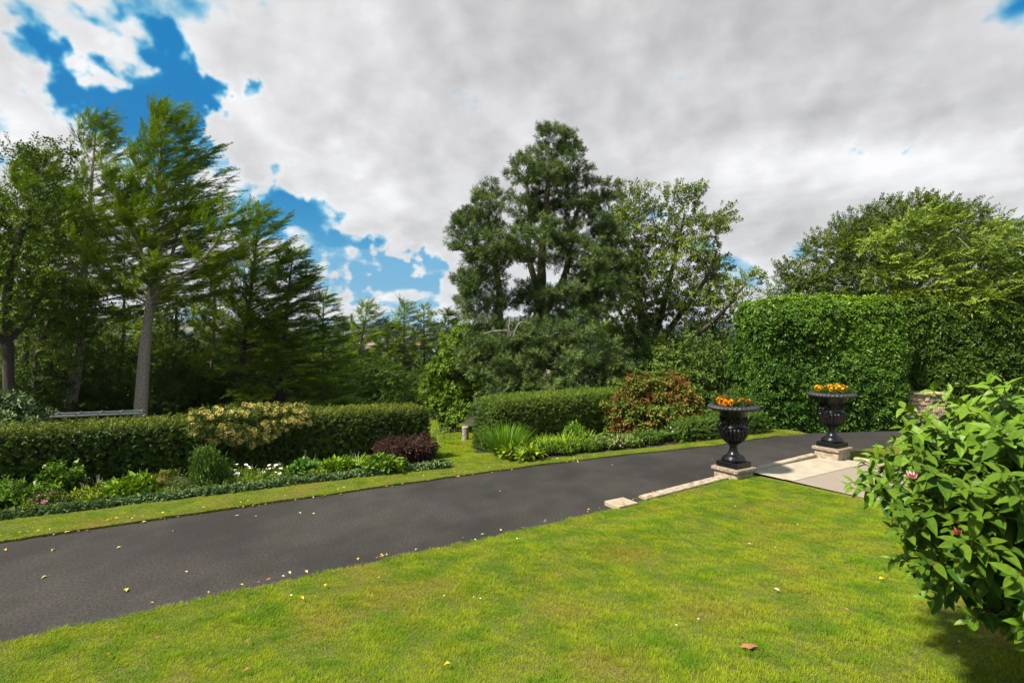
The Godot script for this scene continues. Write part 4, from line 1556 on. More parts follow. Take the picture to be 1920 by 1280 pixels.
func trees() -> void:
	var windy := Vector3(0.9, 0.12, -0.1)
	var larch := {"sprigs": SPRIG.larch, "leaf": M.needle, "bark": M.bark_pale, "wind": windy, "wind_len": 0.14, "curve": 0.5, "pitch0": 0.05, "pitch1": 1.0, "inner": 0.2, "twigs": 7.6, "col_a": lin(0.10, 0.175, 0.010), "col_b": lin(0.22, 0.31, 0.018)}
	# --- conifers on the left
	var o := larch.duplicate()
	o.seed = 401
	var t := tree("larch_tree", "tall larch with a thick pale bare trunk, tallest of the trees left of the drive", "tree", Vector3(-13.672, -0.736, -19))
	conifer(t, [{"pts": [Vector3(-13.672, -0.736, -19), Vector3(-13.476, 2.398, -19), Vector3(-13.241, 4.357, -19), Vector3(-13.085, 7.099, -19), Vector3(-12.869, 10.781, -19)], "r0": 0.235, "r1": 0.025, "b0": 0.40, "nb": 110, "len": [[0.38, 2.2], [0.5, 2.6], [0.68, 2.7], [0.82, 1.9], [0.93, 1.1], [1.0, 0.4]]},
		{"pts": [Vector3(-13.222, 4.553, -19), Vector3(-13.528, 5.692, -18.8), Vector3(-13.942, 7.137, -18.4), Vector3(-14.11, 8.21, -18.2)], "r0": 0.08, "r1": 0.02, "b0": 0.35, "nb": 26, "len": [[0.3, 1.4], [1.0, 0.5]]},
		{"pts": [Vector3(-13.241, 4.259, -19), Vector3(-12.8, 5.6, -19.4), Vector3(-12.615, 7.709, -19.8), Vector3(-12.577, 9.826, -20)], "r0": 0.08, "r1": 0.02, "b0": 0.3, "nb": 28, "len": [[0.3, 1.5], [1.0, 0.5]]},
		{"pts": [Vector3(-13.261, 3.965, -19), Vector3(-11.505, 4.62, -18), Vector3(-10.161, 5.657, -17.6), Vector3(-9.543, 6.695, -17.4)], "r0": 0.08, "r1": 0.02, "b0": 0.3, "nb": 26, "len": [[0.3, 1.2], [1.0, 0.5]]}], o)
	o = larch.duplicate()
	o.seed = 402
	t = tree("larch_tree", "larch with a leaning pale trunk and sparse feathery top, left of the thickest trunk", "tree", Vector3(-18.056, -1.056, -21))
	conifer(t, [{"pts": [Vector3(-18.056, -1.056, -21), Vector3(-17.623, 1.975, -21), Vector3(-17.406, 5.006, -21), Vector3(-17.19, 8.037, -21), Vector3(-16.93, 11.241, -21)], "r0": 0.24, "r1": 0.02, "b0": 0.33, "nb": 95, "len": [[0.3, 3.2], [0.6, 2.3], [0.72, 1.1], [0.8, 0.9], [0.9, 1.3], [1.0, 0.4]]},
		{"pts": [Vector3(-17.406, 4.573, -21), Vector3(-17.526, 6.321, -20), Vector3(-18.093, 7.627, -19.5), Vector3(-18.606, 8.535, -19.2)], "r0": 0.09, "r1": 0.02, "b0": 0.2, "nb": 34, "len": [[0.2, 1.7], [1.0, 0.6]]}], o)
	o = larch.duplicate()
	o.seed = 403
	o.bark = M.bark_dark
	t = tree("larch_tree", "slender larch with a brown trunk and wind-swept top, right of the thickest trunk", "tree", Vector3(-12.14, -1.375, -23))
	conifer(t, [{"pts": [Vector3(-12.14, -1.375, -23), Vector3(-11.974, 1.944, -23), Vector3(-11.666, 4.315, -23), Vector3(-11.239, 8.109, -23)], "r0": 0.17, "r1": 0.02, "b0": 0.22, "nb": 115, "len": [[0.28, 2.3], [0.6, 2.5], [0.8, 1.7], [1.0, 0.5]]}], o)
	o = larch.duplicate()
	o.seed = 404
	o.merge({"sprigs": SPRIG.spruce, "bark": M.bark_dark, "pitch0": -0.15, "pitch1": 0.6, "twigs": 6.0, "curve": 0.35, "col_a": lin(0.075, 0.14, 0.012), "col_b": lin(0.15, 0.235, 0.016)}, true)
	t = tree("spruce_tree", "dense spruce tapering to a point, branches down to the hedge", "tree", Vector3(-10.253, -1.527, -22.5))
	conifer(t, [{"pts": [Vector3(-10.253, -1.527, -22.5), Vector3(-9.974, 1.952, -22.5), Vector3(-9.557, 6.359, -22.5)], "r0": 0.19, "r1": 0.015, "b0": 0.12, "nb": 125, "len": [[0.1, 2.9], [0.5, 2.1], [0.8, 1.2], [1.0, 0.25]]}], o)
	o = o.duplicate()
	o.seed = 405
	t = tree("spruce_tree", "smaller spruce tucked against the dense one's right side", "tree", Vector3(-9.596, -2.123, -26))
	conifer(t, [{"pts": [Vector3(-9.596, -2.123, -26), Vector3(-9.542, 0.826, -26), Vector3(-9.489, 4.686, -26)], "r0": 0.15, "r1": 0.015, "b0": 0.06, "nb": 90, "len": [[0.05, 2.3], [0.5, 1.6], [1.0, 0.25]]}], o)
	o = larch.duplicate()
	o.seed = 406
	o.bark = M.bark_dark
	t = tree("larch_tree", "larch at the far left, its crown behind the thick forked trunk", "tree", Vector3(-20.866, -1.329, -22))
	conifer(t, [{"pts": [Vector3(-20.866, -1.329, -22), Vector3(-20.685, 2.413, -22), Vector3(-20.548, 6.042, -22), Vector3(-20.276, 10.352, -22)], "r0": 0.16, "r1": 0.02, "b0": 0.35, "nb": 95, "len": [[0.3, 2.6], [0.6, 2.5], [0.8, 1.6], [1.0, 0.4]]}], o)
	# --- row of young conifers in the middle, before the far town
	var mids := [[642, 597, 40.0, 0, "young spruce with a blunt top, leftmost of the conifers before the distant town"], [660, 566, 34.0, 30, "leaning young larch whose dark bare stem slants before the distant town"], [722, 604, 38.0, 4, "dense dark young conifer right of the leaning larch"],
		[752, 566, 36.0, 6, "yellow-green young larch, tallest in the middle of the distant town view"], [792, 572, 37.0, 2, "thin-topped young pine with see-through crown"], [836, 584, 36.0, 4, "small blue-green fir with a pointed tip beside the pale green shrub"]]
	for i in mids.size():
		var e: Array = mids[i]
		o = larch.duplicate()
		o.seed = 410 + i
		o.bark = M.bark_dark
		o.pitch0 = -0.05
		o.pitch1 = 0.6
		o.twigs = 6.5
		if i in [0, 2, 5]:
			o.sprigs = SPRIG.spruce
			o.col_a = lin(0.05, 0.10, 0.018)
			o.col_b = lin(0.11, 0.17, 0.022)
		if i == 4:
			o.sprigs = SPRIG.pine
			o.col_a = lin(0.07, 0.11, 0.026)
		var top := at_px(e[0] + e[3], e[1], e[2])
		var bot := at_px(e[0] - e[3] * 0.6, 800, e[2])
		t = tree("young_conifer", e[4], "tree", bot)
		conifer(t, [{"pts": [bot, bot.lerp(top, 0.5) + Vector3(0.1, 0, 0), top], "r0": 0.12, "r1": 0.015, "b0": 0.12, "nb": 130 if i != 4 else 80, "len": [[0.1, 2.1], [0.55, 1.7], [0.8, 1.0], [1.0, 0.25]]}], o)
	# --- broadleaf at the far left
	t = tree("oak_tree", "broad-leaved tree with a thick dark forked trunk at the far left", "tree", Vector3(-16.474, -0.592, -17))
	var leafy := {"leaf": M.leaf_soft, "sprigs": SPRIG.tree, "bark": M.bark_dark, "spread": 0.42, "per": 9, "dens": 11.0, "wind": Vector3(0.25, 0.05, 0)}
	o = leafy.duplicate()
	o.merge({"seed": 421, "col_a": lin(0.05, 0.10, 0.010), "col_b": lin(0.125, 0.175, 0.014)}, true)
	broadleaf(t, [[0.17, 0.07, Vector3(-16.474, -0.592, -17), Vector3(-16.562, 1.511, -17), Vector3(-16.614, 3.79, -17), Vector3(-16.334, 5.367, -17), Vector3(-15.773, 6.944, -17)], [0.1, 0.05, Vector3(-16.579, 2.212, -17), Vector3(-16.857, 3.07, -16.6), Vector3(-17.035, 4.054, -16.2)], [0.1, 0.05, Vector3(-16.562, 2.388, -17), Vector3(-16.418, 3.112, -17.5), Vector3(-16.237, 4.248, -18)]],
		[[Vector3(-15.335, 8.171, -17), Vector3(0.789, 0.701, 0.745), 0], [Vector3(-16.474, 6.769, -17), Vector3(1.052, 0.789, 0.92), 0], [Vector3(-17.701, 5.893, -17), Vector3(1.052, 1.052, 1.052), 0], [Vector3(-16.299, 4.841, -17), Vector3(1.052, 0.701, 0.876), 0], [Vector3(-15.606, 3.834, -17.5), Vector3(0.812, 0.631, 0.722), 0], [Vector3(-17.01, 3.065, -16.5), Vector3(0.851, 0.68, 0.765), 0], [Vector3(-14.897, 6.068, -17), Vector3(0.876, 0.789, 0.832), 0]], o)
	t = tree("oak_tree", "smaller leaning broad-leaved tree just right of the thick forked trunk", "tree", Vector3(-17.511, -0.736, -19))
	o = leafy.duplicate()
	o.merge({"seed": 422, "col_a": lin(0.045, 0.09, 0.010), "col_b": lin(0.105, 0.15, 0.014)}, true)
	broadleaf(t, [[0.15, 0.06, Vector3(-17.551, -0.736, -19), Vector3(-17.472, 1.419, -19), Vector3(-17.276, 2.398, -19), Vector3(-16.845, 3.573, -19), Vector3(-16.454, 4.748, -19)]], [[Vector3(-16.258, 3.965, -19), Vector3(1.077, 0.784, 0.93), 0], [Vector3(-17.237, 2.986, -19), Vector3(0.979, 0.588, 0.784), 0], [Vector3(-15.866, 2.398, -19), Vector3(0.979, 0.784, 0.881), 0]], o)

	# --- trees deeper in the wood
	var deep := [[216, 470, 27.0, 0, ""], [316, 520, 29.0, 1, "shaded broad-leaved tree deep in the wood just right of the thickest pale trunk"], [386, 500, 27.0, 0, ""], [60, 560, 30.0, 1, "shaded broad-leaved tree deep in the wood behind the leaning dark trunk at far left"], [610, 640, 33.0, 1, "shaded broad-leaved tree deep in the wood behind the smaller spruce"], [470, 590, 30.0, 1, "shaded broad-leaved tree deep in the wood behind the slender wind-swept larch"], [250, 560, 32.0, 1, "shaded broad-leaved tree deep in the wood just left of the thickest pale trunk"], [150, 600, 33.0, 1, "shaded broad-leaved tree deep in the wood behind the leaning pale larch trunk"], [540, 610, 33.0, 1, "shaded broad-leaved tree deep in the wood behind the dense pointed spruce"]]
	for i in deep.size():
		var e: Array = deep[i]
		var bot := at_px(e[0], 800, e[2])
		var top := at_px(e[0] + 16, e[1], e[2])
		if e[3] == 0:
			o = larch.duplicate()
			o.merge({"seed": 430 + i, "bark": M.bark_dark, "bare": 0.15, "pitch0": -0.1, "pitch1": 0.7}, true)
			t = tree("larch_tree", ["thin dark trunked larch standing between the two pale trunks", "", "thin larch with light green lower sprays behind the brown trunk"][i], "tree", bot, "trees in the wood behind the long hedge")
			conifer(t, [{"pts": [bot, bot.lerp(top, 0.5) + Vector3(0.15, 0, 0), top], "r0": 0.15, "r1": 0.02, "b0": 0.3, "nb": 60, "len": [[0.3, 2.0], [0.6, 1.6], [1.0, 0.3]]}], o)
		else:
			o = leafy.duplicate()
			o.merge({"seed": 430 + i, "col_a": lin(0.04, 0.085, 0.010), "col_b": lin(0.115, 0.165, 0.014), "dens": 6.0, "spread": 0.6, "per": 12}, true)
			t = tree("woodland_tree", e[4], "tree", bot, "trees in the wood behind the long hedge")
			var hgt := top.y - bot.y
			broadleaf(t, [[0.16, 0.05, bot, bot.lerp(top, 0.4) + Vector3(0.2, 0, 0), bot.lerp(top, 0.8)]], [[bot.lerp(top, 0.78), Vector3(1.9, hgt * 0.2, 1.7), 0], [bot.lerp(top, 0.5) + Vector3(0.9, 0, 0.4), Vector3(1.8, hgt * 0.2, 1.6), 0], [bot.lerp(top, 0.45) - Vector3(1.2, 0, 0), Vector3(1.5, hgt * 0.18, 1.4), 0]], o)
	# --- undergrowth behind the long hedge
	var bushes := [[30, 715, 19.0, 1.5, "dark evergreen shrub in the shade at the far left trunk's foot"], [115, 735, 21.5, 1.5, "dark evergreen shrub in the shade left of the leaning pale trunk"], [205, 725, 23.5, 1.9, "dark evergreen shrub in the shade between the two pale larch trunks"], [310, 735, 23.0, 1.7, "dark evergreen shrub in the shade just right of the thickest pale trunk"], [400, 725, 25.0, 1.9, "dark evergreen shrub in the shade left of the brown larch trunk"], [480, 742, 26.0, 1.7, "dark evergreen shrub in the shade between the brown larch trunk and the dense spruce"], [570, 742, 27.5, 1.8, "dark evergreen shrub in the shade under the dense pointed spruce"], [640, 735, 30.0, 2.2, "dark evergreen shrub in the shade under the smaller spruce"], [710, 735, 31.0, 2.1, "dark evergreen shrub in the shade under the leaning young larch"], [770, 735, 30.0, 2.0, "dark evergreen shrub in the shade left of the pale green shrub"], [350, 690, 28.0, 1.9, "dark evergreen shrub in the shade deep behind the honeysuckle"], [160, 690, 26.0, 2.0, "dark evergreen shrub in the shade deep in the wood right of the leaning pale trunk"], [680, 700, 36.0, 1.8, "dark evergreen shrub in the shade beneath the middle of the distant town view"]]
	for i in bushes.size():
		var e: Array = bushes[i]
		var cen := at_px(e[0], e[1], e[2])
		var bot := Vector3(cen.x, minf(cen.y - e[3] * 0.8, ground_at(cen)), cen.z)
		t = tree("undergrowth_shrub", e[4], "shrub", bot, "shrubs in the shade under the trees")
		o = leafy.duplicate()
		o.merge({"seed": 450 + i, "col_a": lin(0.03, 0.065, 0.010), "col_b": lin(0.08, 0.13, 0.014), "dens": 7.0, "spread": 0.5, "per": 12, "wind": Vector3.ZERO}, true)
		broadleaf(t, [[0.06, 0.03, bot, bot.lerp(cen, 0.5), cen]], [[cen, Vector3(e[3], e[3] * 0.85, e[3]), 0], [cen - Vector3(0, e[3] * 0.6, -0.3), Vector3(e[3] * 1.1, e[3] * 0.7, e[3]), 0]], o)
	t = tree("round_bush", "round clipped bush behind the long hedge's left end", "shrub", Vector3(-11.188, 0.478, -11.4))
	o = leafy.duplicate()
	o.merge({"seed": 470, "sprigs": SPRIG.laurel, "leaf": M.leaf_gloss, "col_a": lin(0.05, 0.085, 0.03), "col_b": lin(0.10, 0.15, 0.05), "dens": 60.0, "spread": 0.14, "per": 12, "wind": Vector3.ZERO, "step": 0.25}, true)
	broadleaf(t, [[0.04, 0.02, Vector3(-11.188, 0.478, -11.4), Vector3(-11.188, 0.596, -11.4), Vector3(-11.165, 0.713, -11.4)]], [[Vector3(-11.224, 0.537, -11.4), Vector3(0.776, 0.564, 0.67), 0]], o)

	# --- the pine
	t = tree("scots_pine", "big many-stemmed pine with grey-green needles, tallest tree in the middle", "tree", Vector3(0.841, -0.416, -17))
	o = {"seed": 480, "leaf": M.needle, "sprigs": SPRIG.pine, "bark": M.bark_pine, "spread": 0.27, "per": 13, "dens": 14.0, "flat": 0.5, "lift": 0.5, "twig": 0.009, "col_a": lin(0.048, 0.088, 0.024), "col_b": lin(0.125, 0.175, 0.052), "arch": 0.05}
	broadleaf(t, [[0.34, 0.06, Vector3(0.841, -0.416, -17), Vector3(0.736, 0.986, -17), Vector3(0.806, 2.388, -17), Vector3(0.946, 3.79, -17), Vector3(1.016, 5.718, -17), Vector3(1.262, 8.346, -17)],
		[0.16, 0.05, Vector3(0.876, 3.089, -17), Vector3(1.437, 3.93, -17), Vector3(1.823, 4.841, -17), Vector3(2.039, 6.29, -17.2), Vector3(2.461, 7.383, -17.3)],
		[0.20, 0.05, Vector3(0.754, 1.336, -17), Vector3(0.034, 2.215, -16.4), Vector3(-0.384, 3.052, -16.2), Vector3(-0.401, 3.97, -16.2), Vector3(-0.601, 5.223, -16.2), Vector3(-0.768, 6.392, -16.2)],
		[0.12, 0.05, Vector3(0.946, 3.79, -17), Vector3(0.574, 5.26, -17.4), Vector3(0.617, 6.745, -17.6), Vector3(0.454, 8.015, -17.6)],
		[0.10, 0.04, Vector3(0.789, 1.687, -17), Vector3(1.485, 1.558, -16), Vector3(2.077, 2.06, -15.5)],
		[0.12, 0.04, Vector3(0.754, 1.511, -17), Vector3(0, 1.415, -15.6), Vector3(-0.915, 1.613, -14.8)]],
		[[Vector3(1.262, 8.907, -17), Vector3(0.841, 0.666, 0.754), 0], [Vector3(0.789, 7.908, -17), Vector3(1.016, 0.666, 0.841), 0], [Vector3(1.788, 8.171, -17), Vector3(0.736, 0.596, 0.666), 0], [Vector3(0.538, 6.695, -17.4), Vector3(0.897, 0.646, 0.771), 0], [Vector3(1.784, 7.169, -17.3), Vector3(1.07, 0.749, 0.91), 0], [Vector3(2.834, 7.376, -17.4), Vector3(0.825, 0.682, 0.753), 0], [Vector3(2.601, 5.977, -17.4), Vector3(0.933, 0.789, 0.861), 0], [Vector3(3.357, 5.475, -17.6), Vector3(0.617, 1.089, 0.853), 0], [Vector3(1.155, 5.681, -16), Vector3(0.66, 0.495, 0.577), 0],
		[Vector3(-0.701, 6.559, -16.2), Vector3(0.802, 0.735, 0.768), 0], [Vector3(-1.237, 5.714, -16), Vector3(0.693, 0.858, 0.775), 0], [Vector3(-0.402, 5.114, -15.6), Vector3(0.997, 0.547, 0.772), 0], [Vector3(-1.253, 4.722, -16.2), Vector3(0.635, 0.735, 0.685), 0], [Vector3(0, 5.277, -15.2), Vector3(0.721, 0.407, 0.564), 0], [Vector3(-1.353, 3.702, -16), Vector3(0.627, 0.429, 0.528), 0], [Vector3(-0.907, 3.372, -16), Vector3(0.594, 0.429, 0.511), 0], [Vector3(2.278, 4.14, -17), Vector3(0.701, 0.701, 0.701), 0], [Vector3(1.968, 3.07, -16.6), Vector3(0.856, 0.753, 0.804), 0],
		[Vector3(0.392, 2.222, -15.2), Vector3(1.097, 0.627, 0.862), 0], [Vector3(-0.527, 1.623, -14.6), Vector3(1.054, 0.632, 0.843), 0], [Vector3(-1.054, 2.225, -14.6), Vector3(0.602, 0.391, 0.497), 0], [Vector3(1.546, 2.068, -15), Vector3(1.082, 0.804, 0.943), 0], [Vector3(0.148, 1.038, -14.4), Vector3(1.188, 0.505, 0.846), 0], [Vector3(1.678, 1.003, -14.8), Vector3(1.221, 0.549, 0.885), 0], [Vector3(2.769, 1.567, -15.8), Vector3(0.814, 0.977, 0.896), 0], [Vector3(0.68, 3.746, -16.5), Vector3(0.578, 0.51, 0.544), 0], [Vector3(0, 3.728, -16.3), Vector3(0.571, 0.403, 0.487), 0], [Vector3(1.42, 5.223, -16.2), Vector3(0.735, 0.534, 0.635), 0], [Vector3(0.412, 5.022, -16), Vector3(0.66, 0.561, 0.61), 0], [Vector3(1.385, 3.685, -15.8), Vector3(0.782, 0.456, 0.619), 0], [Vector3(2.367, 4.752, -16.4), Vector3(0.812, 0.676, 0.744), 0], [Vector3(2.909, 4.011, -16.6), Vector3(0.856, 0.856, 0.856), 0], [Vector3(-0.896, 4.255, -15.8), Vector3(0.652, 0.521, 0.586), 0], [Vector3(-0.977, 2.87, -15.8), Vector3(0.652, 0.489, 0.57), 0], [Vector3(0, 2.707, -15.8), Vector3(0.717, 0.489, 0.603), 0], [Vector3(1.608, 2.702, -15.6), Vector3(0.965, 0.579, 0.772), 0]], o)
	# dead grey branches hanging under the pine's crown
	var mb := MB.new()
	var r := rg(8)
	for e in [[Vector3(0.397, 2.618, -15.4), Vector3(-0.461, 2.684, -14.9), Vector3(-1.008, 2.451, -14.6), Vector3(-1.256, 1.956, -14.5)], [Vector3(-0.158, 2.221, -15.3), Vector3(-0.124, 2.841, -15), Vector3(-0.061, 3.022, -14.9), Vector3(-0.153, 2.3, -14.8)], [Vector3(0.631, 2.852, -15.3), Vector3(0.232, 2.919, -15), Vector3(0, 2.453, -14.8), Vector3(-0.076, 2.073, -14.7)], [Vector3(1.039, 3.179, -15.5), Vector3(1.097, 2.848, -15.2), Vector3(0.99, 2.377, -15), Vector3(1.052, 2.068, -15)]]:
		var ln := smooth_line(e, 5)
		var rad := PackedFloat32Array()
		for i in ln.size():
			ln[i] -= t.position
			rad.push_back(lerpf(0.028, 0.005, float(i) / ln.size()))
		mb.tube(ln, rad, 5, Color.WHITE, 0.1)
		for k in 7:
			var p := along(ln, r.randf_range(0.3, 1.0))
			var d := (rnd3(r) - UP * 0.5).normalized() * r.randf_range(0.2, 0.55)
			mb.tube(PackedVector3Array([p, p + d * 0.5 + rnd3(r) * 0.04, p + d]), PackedFloat32Array([0.011, 0.007, 0.003]), 4, Color.WHITE)
	part("dead_branches", mb.mesh(), M.bark_ash, t)

	# --- broad-leaved tree right of the pine
	t = tree("sycamore_tree", "wide airy broad-leaved tree with many rising limbs, right of the pine", "tree", Vector3(5.237, -0.896, -20))
	o = leafy.duplicate()
	o.merge({"seed": 490, "col_a": lin(0.06, 0.115, 0.014), "col_b": lin(0.18, 0.225, 0.04), "dens": 8.5, "spread": 0.36, "per": 9, "step": 0.5, "arch": 0.04, "lift": 0.35}, true)
	broadleaf(t, [[0.3, 0.05, Vector3(5.237, -0.896, -20), Vector3(5.32, 0.754, -20), Vector3(5.196, 2.403, -20), Vector3(4.866, 4.465, -20), Vector3(4.742, 6.527, -20)], [0.15, 0.04, Vector3(5.278, 1.578, -20), Vector3(5.773, 3.434, -20), Vector3(6.227, 5.29, -20), Vector3(6.701, 7.352, -20)], [0.14, 0.04, Vector3(5.32, 1.785, -20), Vector3(6.224, 3.209, -19.6), Vector3(7.2, 4.6, -19.4), Vector3(7.621, 5.764, -19.2)], [0.12, 0.04, Vector3(5.299, 1.372, -20), Vector3(6.464, 2.398, -19), Vector3(7.478, 3.355, -18.6), Vector3(8.437, 4.505, -18.6)], [0.1, 0.04, Vector3(5.237, 1.991, -20), Vector3(4.438, 3.251, -20.5), Vector3(3.897, 5.006, -21)]],
		[[Vector3(4.948, 7.661, -20), Vector3(0.948, 0.701, 0.825), 0], [Vector3(4.536, 6.733, -20), Vector3(1.113, 1.031, 1.072), 0], [Vector3(6.639, 7.661, -20), Vector3(0.742, 0.742, 0.742), 0], [Vector3(6.082, 6.733, -20), Vector3(1.237, 0.825, 1.031), 0], [Vector3(7.526, 6.836, -20), Vector3(0.742, 0.825, 0.784), 0], [Vector3(5.876, 5.393, -20), Vector3(1.856, 1.031, 1.443), 0], [Vector3(4.33, 5.187, -20), Vector3(1.237, 1.031, 1.134), 0], [Vector3(7.629, 5.29, -20), Vector3(0.907, 0.907, 0.907), 0], [Vector3(5.258, 4.053, -20), Vector3(1.856, 1.031, 1.443), 0], [Vector3(7, 3.8, -19.4), Vector3(1.2, 0.8, 1), 0], [Vector3(8.284, 4.544, -18.6), Vector3(0.614, 0.345, 0.479), 0], [Vector3(7.849, 3.754, -18.8), Vector3(0.581, 0.504, 0.543), 0], [Vector3(3.996, 3.457, -20.4), Vector3(1.682, 1.178, 1.43), 0], [Vector3(5.557, 2.401, -19.6), Vector3(1.819, 1.01, 1.414), 0], [Vector3(7.247, 2.496, -19), Vector3(0.784, 0.705, 0.744), 0], [Vector3(3.505, 1.991, -20), Vector3(1.443, 1.031, 1.237), 0]], o)
	# --- shrubs below it
	var sh := [[1285, 690, 16.6, 66, 50, "light green rhododendron-like shrub with drooping leaf clusters behind the red-tinged shrub", lin(0.055, 0.10, 0.02), lin(0.13, 0.19, 0.035)], [1325, 742, 15.6, 36, 48, "green shrub between the red-tinged shrub and the tall bright hedge", lin(0.04, 0.08, 0.018), lin(0.10, 0.16, 0.03)], [1195, 705, 17.5, 72, 56, "dark leafy shrub behind the right clipped hedge", lin(0.03, 0.065, 0.016), lin(0.075, 0.12, 0.025)], [1350, 655, 20.0, 36, 44, "dark conifer-like shrub left of the tall bright hedge, against the distant hill", lin(0.03, 0.055, 0.02), lin(0.06, 0.09, 0.03)], [1360, 700, 17.0, 30, 60, "shaded feathery shrub in the gap left of the tall bright hedge", lin(0.03, 0.07, 0.02), lin(0.065, 0.11, 0.03)]]
	for i in sh.size():
		var e: Array = sh[i]
		var cen := at_px(e[0], e[1], e[2])
		var k: float = e[2] / 970.0
		var bot := at_px(e[0], 820, e[2])
		t = tree("garden_shrub", e[5], "shrub", bot)
		o = leafy.duplicate()
		o.merge({"seed": 500 + i, "col_a": e[6], "col_b": e[7], "dens": 16.0, "spread": 0.32, "per": 12, "wind": Vector3.ZERO, "step": 0.3}, true)
		if i >= 3:
			o.sprigs = SPRIG.feather
		broadleaf(t, [[0.05, 0.02, bot, bot.lerp(cen, 0.5), cen]], [[cen, Vector3(e[3] * k, e[4] * k, e[3] * k), 0], [cen.lerp(bot, 0.5), Vector3(e[3] * k * 0.9, e[4] * k * 0.8, e[3] * k * 0.8), 0]], o)
	t = tree("pale_green_shrub", "tall pale green broad-leaved shrub behind the gap in the hedges", "shrub", Vector3(-1.905, -0.592, -16.8))
	o = leafy.duplicate()
	o.merge({"seed": 510, "col_a": lin(0.07, 0.135, 0.014), "col_b": lin(0.15, 0.225, 0.025), "dens": 26.0, "spread": 0.26, "per": 11, "sprigs": SPRIG.laurel, "wind": Vector3.ZERO, "step": 0.3}, true)
	o.per = 22
	broadleaf(t, [[0.07, 0.03, Vector3(-1.905, -0.592, -16.8), Vector3(-1.819, 0.655, -16.8), Vector3(-1.577, 2.037, -17)]], [[Vector3(-1.419, 2.389, -17.2), Vector3(0.78, 0.496, 0.638), 0], [Vector3(-1.963, 1.652, -17), Vector3(0.736, 0.561, 0.648), 0], [Vector3(-2.225, 0.88, -16.6), Vector3(0.616, 0.548, 0.582), 0], [Vector3(-1.927, 0.22, -16.4), Vector3(0.676, 0.473, 0.575), 0], [Vector3(-1.256, 0.955, -17.4), Vector3(0.718, 0.538, 0.628), 0], [Vector3(0, 1.465, -18), Vector3(0.742, 0.742, 0.742), 0]], o)

	# --- the far right: dark beech behind, rowan before it
	t = tree("beech_tree", "broad dark dome-shaped tree behind the tall hedges at the right", "tree", Vector3(18.227, -1.855, -26))
	o = leafy.duplicate()
	o.merge({"seed": 520, "bark": M.bark_ash, "col_a": lin(0.042, 0.085, 0.010), "col_b": lin(0.118, 0.158, 0.016), "dens": 10.5, "spread": 0.55, "per": 13, "wind": Vector3(0.45, 0.0, 0), "step": 0.6}, true)
	broadleaf(t, [[0.35, 0.1, Vector3(18.227, -1.855, -26), Vector3(18.495, 2.434, -26), Vector3(17.959, 5.114, -26), Vector3(18.763, 7.795, -26)], [0.16, 0.05, Vector3(18.361, 2.97, -26), Vector3(16.562, 5.06, -25.5), Vector3(14.948, 6.553, -25)], [0.16, 0.05, Vector3(18.441, 3.238, -26), Vector3(20.907, 5.651, -26), Vector3(23.052, 7.527, -26)]],
		[[Vector3(12.938, 4.774, -25), Vector3(0.876, 0.567, 0.722), 0], [Vector3(14.046, 5.547, -25), Vector3(1.134, 0.825, 0.979), 0], [Vector3(15.449, 6.778, -25.4), Vector3(1.205, 0.943, 1.074), 0], [Vector3(17.289, 7.822, -26), Vector3(1.34, 1.019, 1.179), 0], [Vector3(18.897, 8.492, -26), Vector3(1.501, 0.965, 1.233), 0], [Vector3(20.773, 8.76, -26), Vector3(1.501, 0.911, 1.206), 0], [Vector3(22.515, 8.358, -26), Vector3(1.34, 0.911, 1.126), 0], [Vector3(23.99, 7.42, -26), Vector3(1.233, 0.965, 1.099), 0], [Vector3(25.196, 6.347, -26), Vector3(1.072, 1.072, 1.072), 0], [Vector3(15.464, 5.032, -25), Vector3(1.546, 0.876, 1.211), 0], [Vector3(18.227, 6.347, -26), Vector3(1.876, 1.179, 1.528), 0], [Vector3(20.907, 6.615, -26), Vector3(2.144, 1.34, 1.742), 0], [Vector3(23.856, 5.275, -26), Vector3(1.608, 1.072, 1.34), 0], [Vector3(18.763, 4.337, -26), Vector3(2.144, 0.804, 1.474), 0]], o)
	t = tree("rowan_tree", "light green wind-blown small tree with pale bare stems, rising between the tall hedges", "tree", Vector3(12.459, -0.623, -16.2))
	o = {"seed": 530, "leaf": M.leaf_soft, "sprigs": SPRIG.feather, "bark": M.bark_ash, "spread": 0.34, "per": 11, "dens": 11.0, "flat": 0.5, "lift": 0.0, "wind": Vector3(0.95, -0.05, 0.1), "twig": 0.0085, "arch": 0.12, "col_a": lin(0.10, 0.17, 0.018), "col_b": lin(0.215, 0.285, 0.042)}
